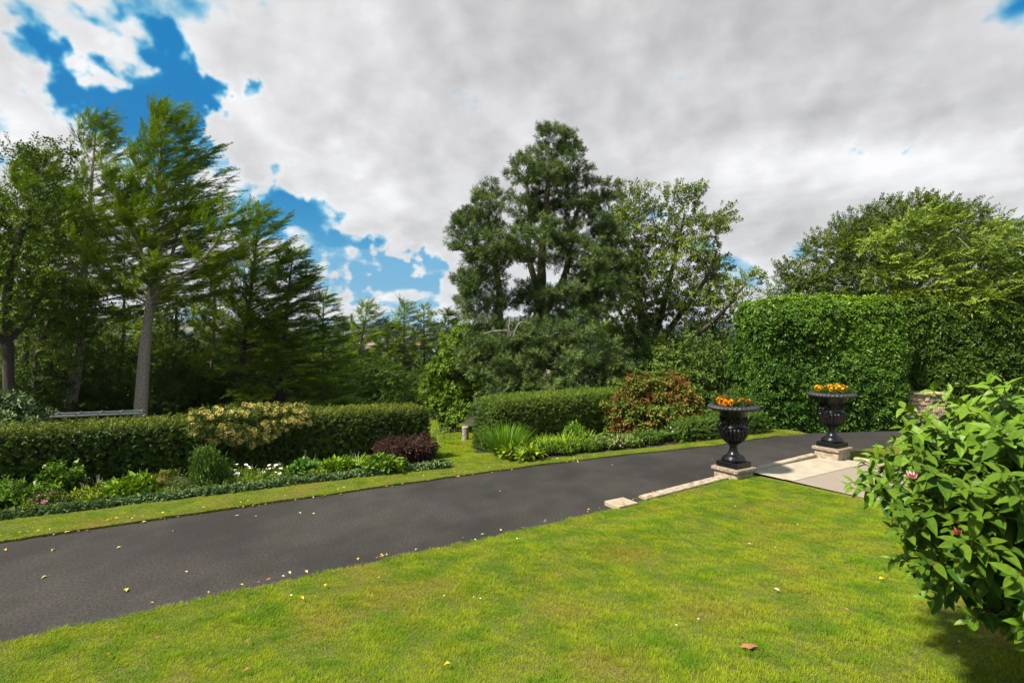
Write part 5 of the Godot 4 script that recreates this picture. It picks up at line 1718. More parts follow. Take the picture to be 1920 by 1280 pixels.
	broadleaf(t, [[0.12, 0.05, Vector3(12.459, -0.623, -16.2), Vector3(12.225, 2.384, -16.2), Vector3(12.041, 3.372, -16), Vector3(12.054, 4.336, -15.8), Vector3(11.708, 5.275, -15.6)], [0.10, 0.03, Vector3(12.359, 1.548, -16.2), Vector3(12.425, 2.874, -15.9), Vector3(12.448, 3.667, -15.6), Vector3(13.177, 4.602, -15.4), Vector3(13.946, 5.199, -15.2)], [0.05, 0.02, Vector3(11.988, 4.01, -15.8), Vector3(12.304, 5.078, -15.4), Vector3(13.006, 5.669, -15.2)], [0.05, 0.02, Vector3(12.461, 3.277, -15.8), Vector3(12.835, 3.614, -15), Vector3(13.546, 3.579, -14.6)]],
		[[Vector3(11.177, 5.114, -15.6), Vector3(0.675, 0.547, 0.611), 0], [Vector3(11.74, 5.758, -15.6), Vector3(0.772, 0.547, 0.659), 0], [Vector3(11.505, 4.377, -15.5), Vector3(0.863, 0.479, 0.671), 0], [Vector3(12.542, 5.872, -15.4), Vector3(0.953, 0.508, 0.73), 0], [Vector3(12.849, 5.042, -15.2), Vector3(1.034, 0.533, 0.784), 0], [Vector3(13.763, 5.315, -15), Vector3(0.928, 0.557, 0.742), 0], [Vector3(13.274, 4.207, -14.8), Vector3(1.068, 0.488, 0.778), 0], [Vector3(12.379, 4.102, -15.2), Vector3(0.94, 0.439, 0.689), 0], [Vector3(14.381, 4.542, -15), Vector3(0.619, 0.526, 0.572), 0], [Vector3(12.816, 3.444, -14.8), Vector3(0.915, 0.336, 0.626), 0], [Vector3(14.037, 3.597, -14.8), Vector3(0.702, 0.366, 0.534), 0]], o)


func at_px(px: float, py: float, z: float) -> Vector3:
	# metres from the survey of the photograph: 970 is the lens, 2.3 the eye's height
	return Vector3((px - 960.0) / 970.0 * z, 2.3 - (py - 645.0) / 970.0 * z, -z)


func bed(called: String, label: String, cat: String, at: Vector3, o: Dictionary, group := "") -> Node3D:
	var t := thing(called, label, cat, on_ground(at), group)
	clump(t, o)
	return t


func borders() -> void:
	# ------------------------------------------------ the honeysuckle
	var r := rg(600)
	var h := thing("honeysuckle", "honeysuckle in cream and apricot flower sprawling over the long hedge", "climber", st(0.8, 10.15, 0.6))
	var leaves := [[], []]
	var fl := [[], []]
	for i in 900:
		var u := r.randf()
		var s := lerpf(-0.12, 1.72, u)
		var drop: float = 0.24 + 0.34 * sin(PI * clampf(u * 1.05, 0, 1)) * (0.75 + 0.5 * patch_noise.get_noise_1d(s * 60.0))
		var v := r.randf()
		var y := 1.06 - drop * v
		var t := 10.12 - r.randf() * 0.10
		if v < 0.35:
			t += r.randf() * 0.55
			y = 1.05 + r.randf_range(-0.02, 0.12) * (1.2 - absf(u - 0.5))
		var p := st(s, t, y) - h.position
		leaves[0].append(Transform3D(facing((-N + UP * 0.3 + rnd3(r) * 0.8), UP + rnd3(r) * 0.5, r.randf_range(0.7, 1.2)), p))
		var br := r.randf_range(0.8, 1.2)
		leaves[1].append(lin(0.05, 0.10, 0.018).lerp(lin(0.12, 0.16, 0.03), r.randf()) * Color(br, br, br))
		if r.randf() < 0.40:
			fl[0].append(Transform3D(facing((-N + UP * 0.5 + rnd3(r) * 0.6), rnd3(r), r.randf_range(0.9, 1.5)), p - N * 0.05 + UP * 0.02))
			fl[1].append(Color.WHITE * r.randf_range(0.85, 1.1))
	scatter("foliage", SPRIG.herb[0], M.leaf_soft, leaves[0], leaves[1], h)
	scatter("flowers", trumpet_cluster(601), M.petal, fl[0], fl[1], h, true)

	# ------------------------------------------------ long border, left to right
	var g := "border plants before the long hedge"
	var green := {"sprigs": SPRIG.herb, "leaf": M.leaf_soft, "col_a": lin(0.062, 0.150, 0.015), "col_b": lin(0.150, 0.250, 0.025)}
	var mk := func(x: Dictionary) -> Dictionary:
		var q := green.duplicate()
		q.merge(x, true)
		return q
	bed("border_perennial", "lush green leafy clump at the border's left end", "plant", Vector3(-7, 0, -7.163), mk.call({"seed": 610, "n": 60, "per": 9, "h": 0.40, "r": 0.45}), g)
	bed("border_perennial", "green leafy clump at the frame's left edge beside the tallest left clump", "plant", Vector3(-7.059, 0, -6.951), mk.call({"seed": 611, "n": 40, "per": 9, "h": 0.32, "r": 0.4}), g)
	bed("border_perennial", "low green clump between the lush left clump and the pink flowers", "plant", Vector3(-6.847, 0, -7.314), mk.call({"seed": 612, "n": 40, "per": 7, "h": 0.23, "r": 0.36}), g)
	bed("pink_perennial", "plant with dusty pink flower heads near the border's left end", "plant", Vector3(-6.583, 0, -7.24), mk.call({"seed": 613, "n": 34, "per": 6, "h": 0.22, "r": 0.24, "flower": bloom(614, 3, 0.035, lin(0.420, 0.160, 0.240), lin(0.550, 0.300, 0.360)), "flowering": 0.9, "col_a": lin(0.062, 0.112, 0.025), "col_b": lin(0.112, 0.163, 0.034)}), g)
	bed("white_flowered_shrub", "bushy green shrub with a few white blooms against the dark hedge", "plant", Vector3(-6.666, 0, -7.716), mk.call({"seed": 615, "n": 46, "per": 9, "h": 0.66, "r": 0.34, "flower": bloom(616, 2, 0.032, lin(0.750, 0.750, 0.680), lin(0.800, 0.800, 0.750)), "flowering": 0.14, "sprigs": SPRIG.round}), g)
	bed("pink_perennial", "second smaller clump of pink flowers below the white-flowered shrub", "plant", Vector3(-6.417, 0, -7.34), mk.call({"seed": 617, "n": 26, "per": 6, "h": 0.17, "r": 0.24, "flower": bloom(618, 3, 0.03, lin(0.450, 0.200, 0.200), lin(0.550, 0.320, 0.340)), "flowering": 0.5, "col_a": lin(0.100, 0.150, 0.025), "col_b": lin(0.175, 0.225, 0.034)}), g)
	bed("flower_spires", "group of upright yellow-green flower spires with grey tips", "plant", Vector3(-6.272, 0, -7.779), mk.call({"seed": 619, "n": 11, "per": 14, "h": 0.40, "r": 0.2, "foot": 0.8, "out": 0.5, "sprigs": [sprig_broad(620, 6, 0.04, 0.03, 0.014, 1.0)], "flower": spike_head(621, 0.10, 0.014, lin(0.250, 0.220, 0.280), lin(0.400, 0.380, 0.350)), "col_a": lin(0.200, 0.237, 0.043), "col_b": lin(0.220, 0.250, 0.070)}), g)
	bed("border_perennial", "yellow-green leafy clump under the grey-tipped spires", "plant", Vector3(-6.039, 0, -7.511), mk.call({"seed": 622, "n": 44, "per": 6, "h": 0.17, "r": 0.3, "col_a": lin(0.150, 0.225, 0.017), "col_b": lin(0.275, 0.338, 0.030)}), g)
	bed("faded_perennial", "brown faded flower stems between the spires and the light green clump", "plant", Vector3(-5.947, 0, -7.859), mk.call({"seed": 623, "n": 16, "per": 3, "h": 0.26, "r": 0.18, "stem_col": lin(0.160, 0.100, 0.050), "col_a": lin(0.130, 0.085, 0.040), "col_b": lin(0.100, 0.110, 0.030), "sprigs": SPRIG.small}), g)
	bed("border_perennial", "light green wrinkled leafy clump left of the red plume", "plant", Vector3(-5.716, 0, -7.765), mk.call({"seed": 624, "n": 50, "per": 7, "h": 0.22, "r": 0.32, "col_a": lin(0.112, 0.213, 0.017), "col_b": lin(0.225, 0.338, 0.025), "sprigs": SPRIG.hosta}), g)
	bed("border_perennial", "upright leafy green stems just left of the red plume", "plant", Vector3(-5.826, 0, -8.05), mk.call({"seed": 625, "n": 22, "per": 9, "h": 0.33, "r": 0.18, "col_a": lin(0.100, 0.188, 0.017), "col_b": lin(0.200, 0.288, 0.025)}), g)
	bed("red_astilbe", "plant with a red feathery plume in the middle of the border", "plant", Vector3(-5.594, 0, -8.015), mk.call({"seed": 626, "n": 24, "per": 5, "h": 0.20, "r": 0.2, "flower": spike_head(627, 0.14, 0.028, lin(0.360, 0.050, 0.045), lin(0.500, 0.120, 0.100)), "flowering": 0.65, "col_a": lin(0.150, 0.225, 0.017), "col_b": lin(0.250, 0.312, 0.025)}), g)
	bed("flower_spires", "thin green leafy spires right of the red plume", "plant", Vector3(-5.479, 0, -8.201), mk.call({"seed": 628, "n": 16, "per": 12, "h": 0.35, "r": 0.22, "foot": 0.8, "out": 0.6, "sprigs": SPRIG.small, "col_a": lin(0.112, 0.175, 0.025), "col_b": lin(0.200, 0.250, 0.043)}), g)
	bed("silver_perennial", "low silvery grey-green clump left of the tall willowy plant", "plant", Vector3(-5.127, 0, -8.18), mk.call({"seed": 629, "n": 60, "per": 5, "h": 0.15, "r": 0.36, "sprigs": SPRIG.narrow, "col_a": lin(0.200, 0.250, 0.093), "col_b": lin(0.270, 0.300, 0.190)}), g)
	bed("tall_perennial", "tall willowy green plant with narrow leaves and wispy tops, tallest in the border", "plant", Vector3(-4.878, 0, -8.273), mk.call({"seed": 630, "n": 34, "per": 20, "h": 0.70, "r": 0.2, "foot": 0.8, "lift": 0.25, "out": 1.0, "sprigs": SPRIG.narrow, "col_a": lin(0.062, 0.138, 0.024), "col_b": lin(0.125, 0.225, 0.034), "flower": spike_head(631, 0.1, 0.012, lin(0.300, 0.200, 0.120), lin(0.340, 0.270, 0.120)), "flowering": 0.4}), g)
	bed("tall_perennial", "thin narrow-leaved stem right of the tallest willowy plant", "plant", Vector3(-4.791, 0, -8.735), mk.call({"seed": 632, "n": 5, "per": 12, "h": 0.42, "r": 0.12, "sprigs": SPRIG.narrow, "col_a": lin(0.062, 0.125, 0.024), "col_b": lin(0.100, 0.175, 0.034)}), g)
	var dz := daisy_head(640)
	bed("ox_eye_daisies", "clump of white daisies right of the tallest willowy plant", "daisy", Vector3(-4.513, 0, -8.669), mk.call({"seed": 641, "n": 52, "per": 6, "h": 0.29, "r": 0.34, "foot": 0.7, "high": 0.6, "sprigs": SPRIG.narrow, "flower": dz, "flowering": 0.6, "col_a": lin(0.100, 0.175, 0.021), "col_b": lin(0.188, 0.263, 0.030)}), g)
	bed("ox_eye_daisies", "low daisies with few blooms nearest the verge", "daisy", Vector3(-4.252, 0, -8.418), mk.call({"seed": 642, "n": 34, "per": 6, "h": 0.13, "r": 0.4, "high": 0.7, "sprigs": SPRIG.narrow, "flower": dz, "flowering": 0.4, "col_a": lin(0.112, 0.188, 0.017), "col_b": lin(0.213, 0.288, 0.025)}), g)
	bed("ox_eye_daisies", "scattered white daisies beside the lupin's green clump", "daisy", Vector3(-4.093, 0, -8.982), mk.call({"seed": 643, "n": 34, "per": 6, "h": 0.28, "r": 0.26, "foot": 0.7, "high": 0.6, "sprigs": SPRIG.narrow, "flower": dz, "flowering": 0.5, "col_a": lin(0.100, 0.175, 0.021), "col_b": lin(0.188, 0.263, 0.030)}), g)
	var lup := bed("lupin", "bright green lupin clump with two fading purple flower spikes", "plant", Vector3(-3.63, 0, -9.029), mk.call({"seed": 644, "n": 40, "per": 6, "h": 0.26, "r": 0.26, "sprigs": SPRIG.round, "col_a": lin(0.062, 0.175, 0.019), "col_b": lin(0.125, 0.263, 0.025)}), g)
	var sp := spike_head(645, 0.22, 0.034, lin(0.120, 0.050, 0.150), lin(0.260, 0.130, 0.240))
	for e in [[0.02, 0.26, 0.0, 0.02], [0.17, 0.2, 0.14, 0.03]]:
		var mb := MB.new()
		mb.tube(PackedVector3Array([Vector3(e[0] * 0.5, 0, 0), Vector3(e[0], e[1] * 0.6, 0), Vector3(e[0] + e[3], e[1] + 0.22, 0)]), PackedFloat32Array([0.006, 0.006, 0.004]), 5, lin(0.088, 0.150, 0.025))
		var q := part("flower_spike", mb.mesh(), M.stem, lup)
		part("florets", sp, M.petal, q, Transform3D(Basis(Vector3.BACK, -e[2]), Vector3(e[0], e[1], 0)))
	bed("border_perennial", "yellow-green leafy clump right of the lupin", "plant", Vector3(-3.118, 0, -9.164), mk.call({"seed": 646, "n": 44, "per": 6, "h": 0.17, "r": 0.26, "col_a": lin(0.125, 0.237, 0.017), "col_b": lin(0.237, 0.350, 0.025), "sprigs": SPRIG.hosta}), g)
	var gr := thing("grassy_perennial", "bright green grassy tuft left of the purple-leaved shrub", "plant", on_ground(Vector3(-2.799, 0, -9.298)), g)
	blades(gr, 647, 130, 0.3, 0.36, 0.014, lin(0.125, 0.250, 0.017), lin(0.250, 0.350, 0.025))
	bed("flower_spires", "blue-grey seed spires behind the bright grassy tuft", "plant", Vector3(-2.948, 0, -9.793), mk.call({"seed": 648, "n": 7, "per": 5, "h": 0.28, "r": 0.14, "sprigs": SPRIG.small, "flower": spike_head(649, 0.16, 0.02, lin(0.200, 0.250, 0.162), lin(0.312, 0.362, 0.230)), "col_a": lin(0.112, 0.175, 0.043), "col_b": lin(0.163, 0.213, 0.060)}), g)
	bed("hosta", "broad-leaved green clump in front of the purple-leaved shrub", "hosta", Vector3(-2.286, 0, -9.317), mk.call({"seed": 650, "n": 38, "per": 4, "h": 0.17, "r": 0.38, "sprigs": SPRIG.hosta, "col_a": lin(0.062, 0.150, 0.017), "col_b": lin(0.163, 0.263, 0.025)}), g)
	var purple := bed("purple_leaved_shrub", "low rounded shrub with dusky purple leaves at the hedge's right end", "shrub", Vector3(-2.257, 0, -9.861), mk.call({"seed": 651, "n": 190, "per": 9, "h": 0.52, "r": 0.42, "foot": 0.45, "sprigs": [sprig_broad(652, 9, 0.08, 0.042, 0.02, 1.0)], "col_a": lin(0.042, 0.024, 0.021), "col_b": lin(0.112, 0.058, 0.048), "stem_col": lin(0.050, 0.020, 0.020)}))
	var purple2 := bed("purple_leaved_shrub", "right half of the dusky purple shrubs, next to the grass gap", "shrub", Vector3(-1.788, 0, -9.853), mk.call({"seed": 653, "n": 170, "per": 9, "h": 0.54, "r": 0.36, "foot": 0.45, "sprigs": [sprig_broad(654, 9, 0.08, 0.042, 0.02, 1.0)], "col_a": lin(0.042, 0.024, 0.021), "col_b": lin(0.112, 0.058, 0.048), "stem_col": lin(0.050, 0.020, 0.020)}))
	bed("faded_delphinium", "thin grey-blue flower spires at the purple shrub's right edge", "plant", Vector3(-1.455, 0, -10.229), mk.call({"seed": 655, "n": 6, "per": 4, "h": 0.29, "r": 0.12, "sprigs": SPRIG.herb, "flower": spike_head(656, 0.2, 0.018, lin(0.200, 0.200, 0.270), lin(0.300, 0.280, 0.330)), "flowering": 0.8, "high": 0.5}), g)
	# low leaves knitting the border together
	var fill := thing("border_ground_cover", "mixed low green leaves filling the border between its taller plants", "ground cover", st(-1.0, 9.6, 0))
	fill.set_meta("kind", "stuff")
	var ff := [[], []]
	for i in 1500:
		var s := r.randf_range(-5.5, 3.9)
		var t := r.randf_range(9.15, 10.15)
		var p := st(s, t, base_y(s, t) + r.randf_range(0.0, 0.10))
		ff[0].append(Transform3D(facing((UP + rnd3(r) * 0.9), UP + rnd3(r) * 0.6, r.randf_range(0.6, 1.3)), p - fill.position))
		var mixv := clampf(0.5 + 1.6 * patch_noise.get_noise_2d(s * 40.0, t * 40.0), 0, 1)
		ff[1].append(lin(0.045, 0.10, 0.015).lerp(lin(0.17, 0.25, 0.03), mixv) * r.randf_range(0.75, 1.25))
	scatter("foliage", SPRIG.herb[1], M.leaf_soft, ff[0], ff[1], fill, true)
	# grey-green edging leaves all along the verge
	var ed := thing("edging_plants", "continuous low band of grey-green scalloped leaves edging the border", "ground cover", st(-1.0, 9.2, 0))
	ed.set_meta("kind", "stuff")
	var tf := [[], []]
	for i in 2600:
		var s := r.randf_range(-5.5, 3.95)
		var w := 0.13 + 0.07 * patch_noise.get_noise_1d(s * 40.0)
		var v := r.randf()
		var t: float = interp([[-12.0, 9.3], [-2.0, 9.15], [3.0, 8.88], [5.0, 8.55]], s, 1) + 0.02 + w * v
		var p := st(s, t, 0)
		p.y = base_y(s, t) + 0.06 * sin(PI * clampf(v, 0.1, 0.9)) * r.randf_range(0.5, 1.2)
		tf[0].append(Transform3D(facing((-N * 0.5 + UP * 0.4 + rnd3(r) * 0.6), UP - N * 0.5 + rnd3(r) * 0.3, r.randf_range(0.6, 1.1)), p - ed.position))
		var br := r.randf_range(0.75, 1.2)
		tf[1].append(lin(0.11, 0.185, 0.08).lerp(lin(0.21, 0.30, 0.14), r.randf()) * Color(br, br, br))
	scatter("foliage", SPRIG.round[0], M.leaf_soft, tf[0], tf[1], ed, true)

	# ------------------------------------------------ right border
	var g2 := "border plants before the right hedge"
	gr = thing("crocosmia_clump", "tall arching bright green sword-leaved clump right of the grass gap", "plant", on_ground(Vector3(-0.131, 0, -10.564)), g2)
	blades(gr, 660, 620, 0.50, 0.70, 0.013, lin(0.05, 0.15, 0.008), lin(0.14, 0.26, 0.014), "blades", 0.26)
	bed("hosta", "low yellow-green hosta at the foot of the sword-leaved clump", "hosta", Vector3(0.16, 0, -10.366), mk.call({"seed": 661, "n": 40, "per": 4, "h": 0.2, "r": 0.4, "sprigs": SPRIG.hosta, "col_a": lin(0.163, 0.275, 0.025), "col_b": lin(0.325, 0.413, 0.043)}), g2)
	for e in [[Vector3(0.696, 0, -10.89), 662, "grassy bright green day-lily clump right of the low hosta"], [Vector3(1.169, 0, -11.118), 663, "second grassy day-lily clump, next to the leafy dome"], [Vector3(1.646, 0, -11.407), 664, "third grassy clump below the red-tinged shrub"]]:
		gr = thing("day_lily_clump", e[2], "plant", on_ground(e[0]), g2)
		blades(gr, e[1], 260, 0.48, 0.42, 0.016, lin(0.112, 0.237, 0.017), lin(0.250, 0.362, 0.025))
	bed("border_perennial", "fresh green leafy dome before the right hedge", "plant", Vector3(1.439, 0, -11.632), mk.call({"seed": 665, "n": 60, "per": 8, "h": 0.44, "r": 0.3, "col_a": lin(0.088, 0.188, 0.017), "col_b": lin(0.175, 0.288, 0.025)}), g2)
	bed("pale_pink_ground_cover", "low spreading plant with tiny pale pink flowers below the red-tinged shrub", "plant", Vector3(2.073, 0, -11.49), mk.call({"seed": 666, "n": 110, "per": 3, "h": 0.2, "r": 0.46, "foot": 0.9, "flower": bloom(667, 2, 0.022, lin(0.600, 0.420, 0.420), lin(0.700, 0.600, 0.580)), "flowering": 0.55, "col_a": lin(0.088, 0.150, 0.025), "col_b": lin(0.150, 0.213, 0.043), "sprigs": SPRIG.round}), g2)
	bed("pale_pink_ground_cover", "right half of the pale pink ground cover, nearer the urn", "plant", Vector3(2.59, 0, -11.686), mk.call({"seed": 668, "n": 90, "per": 3, "h": 0.18, "r": 0.4, "foot": 0.9, "flower": bloom(669, 2, 0.022, lin(0.600, 0.420, 0.420), lin(0.700, 0.600, 0.580)), "flowering": 0.5, "col_a": lin(0.088, 0.150, 0.025), "col_b": lin(0.150, 0.213, 0.043), "sprigs": SPRIG.round}), g2)
	gr = thing("fern", "green fern under the red-tinged shrub's right side", "fern", on_ground(Vector3(3.478, 0, -12.049)), g2)
	var fm := [[], []]
	for i in 16:
		var a := TAU * i / 16.0 + r.randf() * 0.3
		var d := Vector3(cos(a) * 0.6, 1.0, sin(a) * 0.6).normalized()
		var p := Vector3.ZERO
		for k in 4:
			fm[0].append(Transform3D(facing(d, Vector3(-d.x, 1, -d.z), 0.55 - 0.08 * k), p))
			fm[1].append(lin(0.075, 0.163, 0.021) * r.randf_range(0.8, 1.3))
			p += d * 0.12
			d = (d - UP * 0.28 + Vector3(cos(a), 0, sin(a)) * 0.15).normalized()
	scatter("fronds", SPRIG.feather[0], M.leaf_soft, fm[0], fm[1], gr)
	bed("white_flowered_perennial", "few white flowers on dark foliage left of the low clipped hedge", "plant", Vector3(3.972, 0, -12.231), mk.call({"seed": 670, "n": 40, "per": 6, "h": 0.36, "r": 0.3, "col_a": lin(0.037, 0.088, 0.017), "col_b": lin(0.075, 0.125, 0.025), "flower": bloom(671, 2, 0.028, lin(0.700, 0.700, 0.720), lin(0.750, 0.750, 0.750)), "flowering": 0.16}), g2)
	var low := [[Vector3(0.438, 0, -10.616), "thin yellow-green leaves spreading at the low hosta's right side"], [Vector3(1.006, 0, -10.843), "low grassy-looking leaves at the verge below the second day-lily clump"], [Vector3(1.547, 0, -11.112), "low mixed foliage between the day-lilies and the pale pink ground cover"], [Vector3(3.108, 0, -11.965), "low dark foliage at the verge under the red-tinged shrub"], [Vector3(3.815, 0, -12.253), "low dark foliage between the fern and the low clipped hedge"]]
	for i in low.size():
		bed("low_perennial", low[i][1], "plant", low[i][0], mk.call({"seed": 690 + i, "n": 60, "per": 5, "h": 0.16, "r": 0.34, "foot": 0.9, "col_a": lin(0.06, 0.13, 0.015) if i < 3 else lin(0.035, 0.08, 0.012), "col_b": lin(0.15, 0.24, 0.02) if i < 3 else lin(0.08, 0.13, 0.02)}), g2)
	# red-tinged shrub
	var rs := thing("red_tinged_shrub", "large rounded shrub with leaves turning russet red at the tips", "shrub", on_ground(Vector3(3.694, 0, -13.174)))
	var q := rs.position
	var o := {"seed": 680, "leaf": M.leaf_soft, "sprigs": SPRIG.laurel, "bark": M.bark_dark, "spread": 0.15, "per": 16, "dens": 62.0, "twig": 0.005, "step": 0.2, "col_a": lin(0.065, 0.125, 0.016), "col_b": lin(0.14, 0.16, 0.03)}
	var c := q + Vector3(-0.05, 0.68, 0)
	var bl := [[c + Vector3(-0.75, -0.1, 0.2), Vector3(0.43, 0.39, 0.43), 0], [c + Vector3(-0.35, 0.42, 0), Vector3(0.43, 0.36, 0.43), 0], [c + Vector3(0.35, 0.38, -0.1), Vector3(0.47, 0.39, 0.43), 0], [c + Vector3(0.62, 0.2, 0), Vector3(0.39, 0.34, 0.43), 0], [c + Vector3(0.0, -0.1, 0.35), Vector3(0.65, 0.43, 0.43), 0], [c + Vector3(0.6, -0.3, 0.2), Vector3(0.43, 0.30, 0.43), 0], [c + Vector3(-0.85, -0.38, 0.2), Vector3(0.30, 0.24, 0.34), 0], [c + Vector3(-0.4, -0.5, 0.4), Vector3(0.52, 0.21, 0.30), 0], [c + Vector3(0.35, -0.52, 0.4), Vector3(0.43, 0.19, 0.26), 0]]
	broadleaf(rs, [[0.05, 0.02, q, q + Vector3(0, 0.3, 0), c]], bl, o)
	var rt := [[], []]
	for e in bl:
		for i in 150:
			var d := rnd3(r)
			if d.z < -0.3 or d.y < -0.5:
				continue
			var p: Vector3 = e[0] + d * e[1] * r.randf_range(0.95, 1.12)
			rt[0].append(Transform3D(facing(d + UP * 0.5 + rnd3(r) * 0.5, UP + rnd3(r) * 0.5, r.randf_range(0.6, 1.0)), p - q))
			rt[1].append(lin(0.17, 0.065, 0.018).lerp(lin(0.24, 0.15, 0.04), r.randf()))
	scatter("russet_tips", SPRIG.laurel[1], M.leaf_soft, rt[0], rt[1], rs)


func details() -> void:
	# ------------------------------------------------ pedestals, urns, marigolds
	var yaw := atan2(-D.z, D.x)
	var p1 := st(7.76, 5.56, 0.0)
	var p2 := st(10.50, 5.36, 0.0)
	pedestal(p1, yaw, 0.235, "weathered stone pedestal under the nearer urn, grass at its foot", 71)
	pedestal(p2, yaw, 0.325, "weathered stone pedestal under the farther urn, beside the path", 72)
	var u := make_urn()
	for c in u.get_children():
		if c.name == "plinth":
			c.rotation.y = yaw
	u.position = p1 + UP * 0.235
	u.set_meta("label", "black cast iron urn on the nearer pedestal, in front of the low clipped hedge")
	var u2 := u.duplicate()
	u2.name = numbered("garden_urn")
	add_child(u2)
	u2.position = p2 + UP * 0.325
	u2.set_meta("label", "black cast iron urn on the farther pedestal, in front of the tall bright hedge")
	var r := rg(90)
	for e in [[p1 + UP * 1.24, "orange marigolds growing in the nearer urn", 26, lin(0.72, 0.20, 0.008), lin(0.80, 0.34, 0.01), 0.10], [p2 + UP * 1.31, "yellow-orange marigolds growing in the farther urn", 30, lin(0.85, 0.40, 0.01), lin(0.85, 0.50, 0.02), 0.13]]:
		var f := thing("marigolds", e[1], "flowers", e[0], "marigolds in the urns")
		var sets := [[], []]
		for i in 190:
			var a := r.randf_range(0, TAU)
			var q := sqrt(r.randf()) * 0.30
			var p := Vector3(cos(a) * q, r.randf_range(-0.01, 0.13) * (1.15 - q * 1.6), sin(a) * q)
			sets[0].append(Transform3D(facing(Vector3(cos(a) * q * 3.0, 0.8, sin(a) * q * 3.0) + rnd3(r) * 0.4, UP + rnd3(r) * 0.5, r.randf_range(0.6, 1.0)), p))
			sets[1].append(lin(0.025, 0.06, 0.015).lerp(lin(0.075, 0.13, 0.025), r.randf()))
		scatter("foliage", SPRIG.narrow[0], M.leaf_soft, sets[0], sets[1], f)
		var heads := [bloom(91, 4, 0.05, e[3], e[4]), bloom(92, 4, 0.054, e[3], e[4])]
		for i in int(e[2]):
			var a := r.randf_range(0, TAU)
			var q := sqrt(r.randf()) * (0.33 if e[2] == 26 else 0.27)
			var p := Vector3(cos(a) * q, e[5] + r.randf_range(0.0, 0.05) - q * 0.16, sin(a) * q)
			part("flower", heads[i % 2], M.petal, f, Transform3D(facing(Vector3(cos(a) * q * 2.0, 1.0, sin(a) * q * 2.0 + 0.25), rnd3(r), r.randf_range(0.8, 1.25)), p))

	# ------------------------------------------------ ladder lying on the long hedge
	var l := thing("metal_ladder", "silver metal ladder lying along the top of the long hedge", "ladder", Vector3(-6.956, 1.13, -8.651))
	var a := Vector3(-7.46, 1.13, -8.346) - l.position
	var b := Vector3(-6.408, 1.105, -8.983) - l.position
	var x := (b - a).normalized()
	var z := x.cross(UP).normalized()
	for sd in [0.0, 0.38]:
		var mb := MB.new()
		mb.box(Vector3(0, -0.016, -0.012), Vector3(a.distance_to(b), 0.016, 0.012), Color.WHITE, Transform3D(Basis(x, UP, z), a - z * sd), 0.003)
		part("rail", mb.mesh(), M.aluminium, l)
	for k in 5:
		var p: Vector3 = a.lerp(b, 0.04 + k * 0.232)
		var mb := MB.new()
		mb.tube(PackedVector3Array([p + z * 0.012 + UP * 0.015, p - z * 0.392 + UP * 0.015]), PackedFloat32Array([0.017, 0.017]), 8, Color.WHITE)
		part("rung", mb.mesh(), M.aluminium, l)

	# ------------------------------------------------ stone wall by the shaded hedge, stone by stone
	var w := thing("dry_stone_wall", "short low wall of stacked brown stones under the shaded hedge", "wall", Vector3(10.95, 0, -14.15))
	var stones := []
	for i in 5:
		stones.append(stone_shape(110 + i))
	var mats := []
	for c in [lin(1.5, 1.4, 1.2), lin(1.8, 1.55, 1.15), lin(1.2, 1.05, 1.0), lin(0.9, 0.9, 0.92)]:
		var m: StandardMaterial3D = M.stone.duplicate()
		m.albedo_color = c.linear_to_srgb()
		mats.append(m)
	var y := -0.08
	while y < 0.92:
		var hh := r.randf_range(0.065, 0.12)
		var xx := -0.36 + r.randf_range(-0.03, 0.03)
		while xx < 0.75:
			var ww := r.randf_range(0.12, 0.26)
			part("stone", stones[r.randi() % 5], mats[r.randi() % 4], w, Transform3D(Basis().scaled(Vector3(ww * 0.96, hh * 0.94, 0.34)).rotated(UP, r.randf_range(-0.04, 0.04)), Vector3(xx + ww * 0.5, y + hh * 0.5, r.randf_range(-0.012, 0.012))))
			xx += ww
		y += hh
	xx_coping(w, stones, mats, y)
	var mb := MB.new()
	mb.box(Vector3(-0.33, -0.1, -0.14), Vector3(0.73, 0.9, 0.12), Color(0.25, 0.23, 0.2), Transform3D(), 0.0)
	part("mortar_core", mb.mesh(), M.stone, w)

	# ------------------------------------------------ stump of the sawn post in the gap
	var po := thing("wooden_post", "short weathered wooden post standing in the gap between the hedges", "post", on_ground(Vector3(-1.288, -0.584, -14.2)) - UP * 0.05)
	mb = MB.new()
	mb.tube(PackedVector3Array([Vector3(0, 0, 0), Vector3(0.01, 0.2, 0), Vector3(0.0, 0.42, 0)]), PackedFloat32Array([0.10, 0.09, 0.09]), 12, Color.WHITE, 0.04)
	part("shaft", mb.mesh(), M.bark_pale, po)
	mb = MB.new()
	mb.lathe(PackedVector2Array([Vector2(0.094, 0.415), Vector2(0.085, 0.43), Vector2(0.0, 0.432)]), 12, Color.WHITE)
	part("top", mb.mesh(), M.concrete, po)
	var mg := thing("meadow_grass", "longer grass with small white flowers beyond the gap between the hedges", "grass", st(4.7, 13.9, base_y(4.7, 13.9)))
	mg.set_meta("kind", "stuff")
	mb = MB.new()
	for i in 1500:
		var s := r.randf_range(-1.2, 1.6)
		var t := r.randf_range(-1.0, 2.5)
		var p := D * s + N * t
		p.y = base_y(4.7 + s, 13.9 + t) - base_y(4.7, 13.9)
		var c := lin(0.09, 0.17, 0.02).lerp(lin(0.19, 0.24, 0.05), r.randf())
		mb.blade(p, (UP + rnd3(r) * 0.3).normalized(), rnd3(r) * 0.5 - UP * 0.2, r.randf_range(0.12, 0.30), 0.012, 3, c, c * 1.15)
		if i % 6 == 0:
			mb.leaf(p + UP * 0.27, Vector3(0.7, 0.2, 0.5).normalized(), UP, 0.03, 0.03, lin(0.7, 0.68, 0.62))
	part("blades", mb.mesh(), M.blade, mg)

	shrub_in_front()

	# ------------------------------------------------ fallen leaves
	var shapes := []
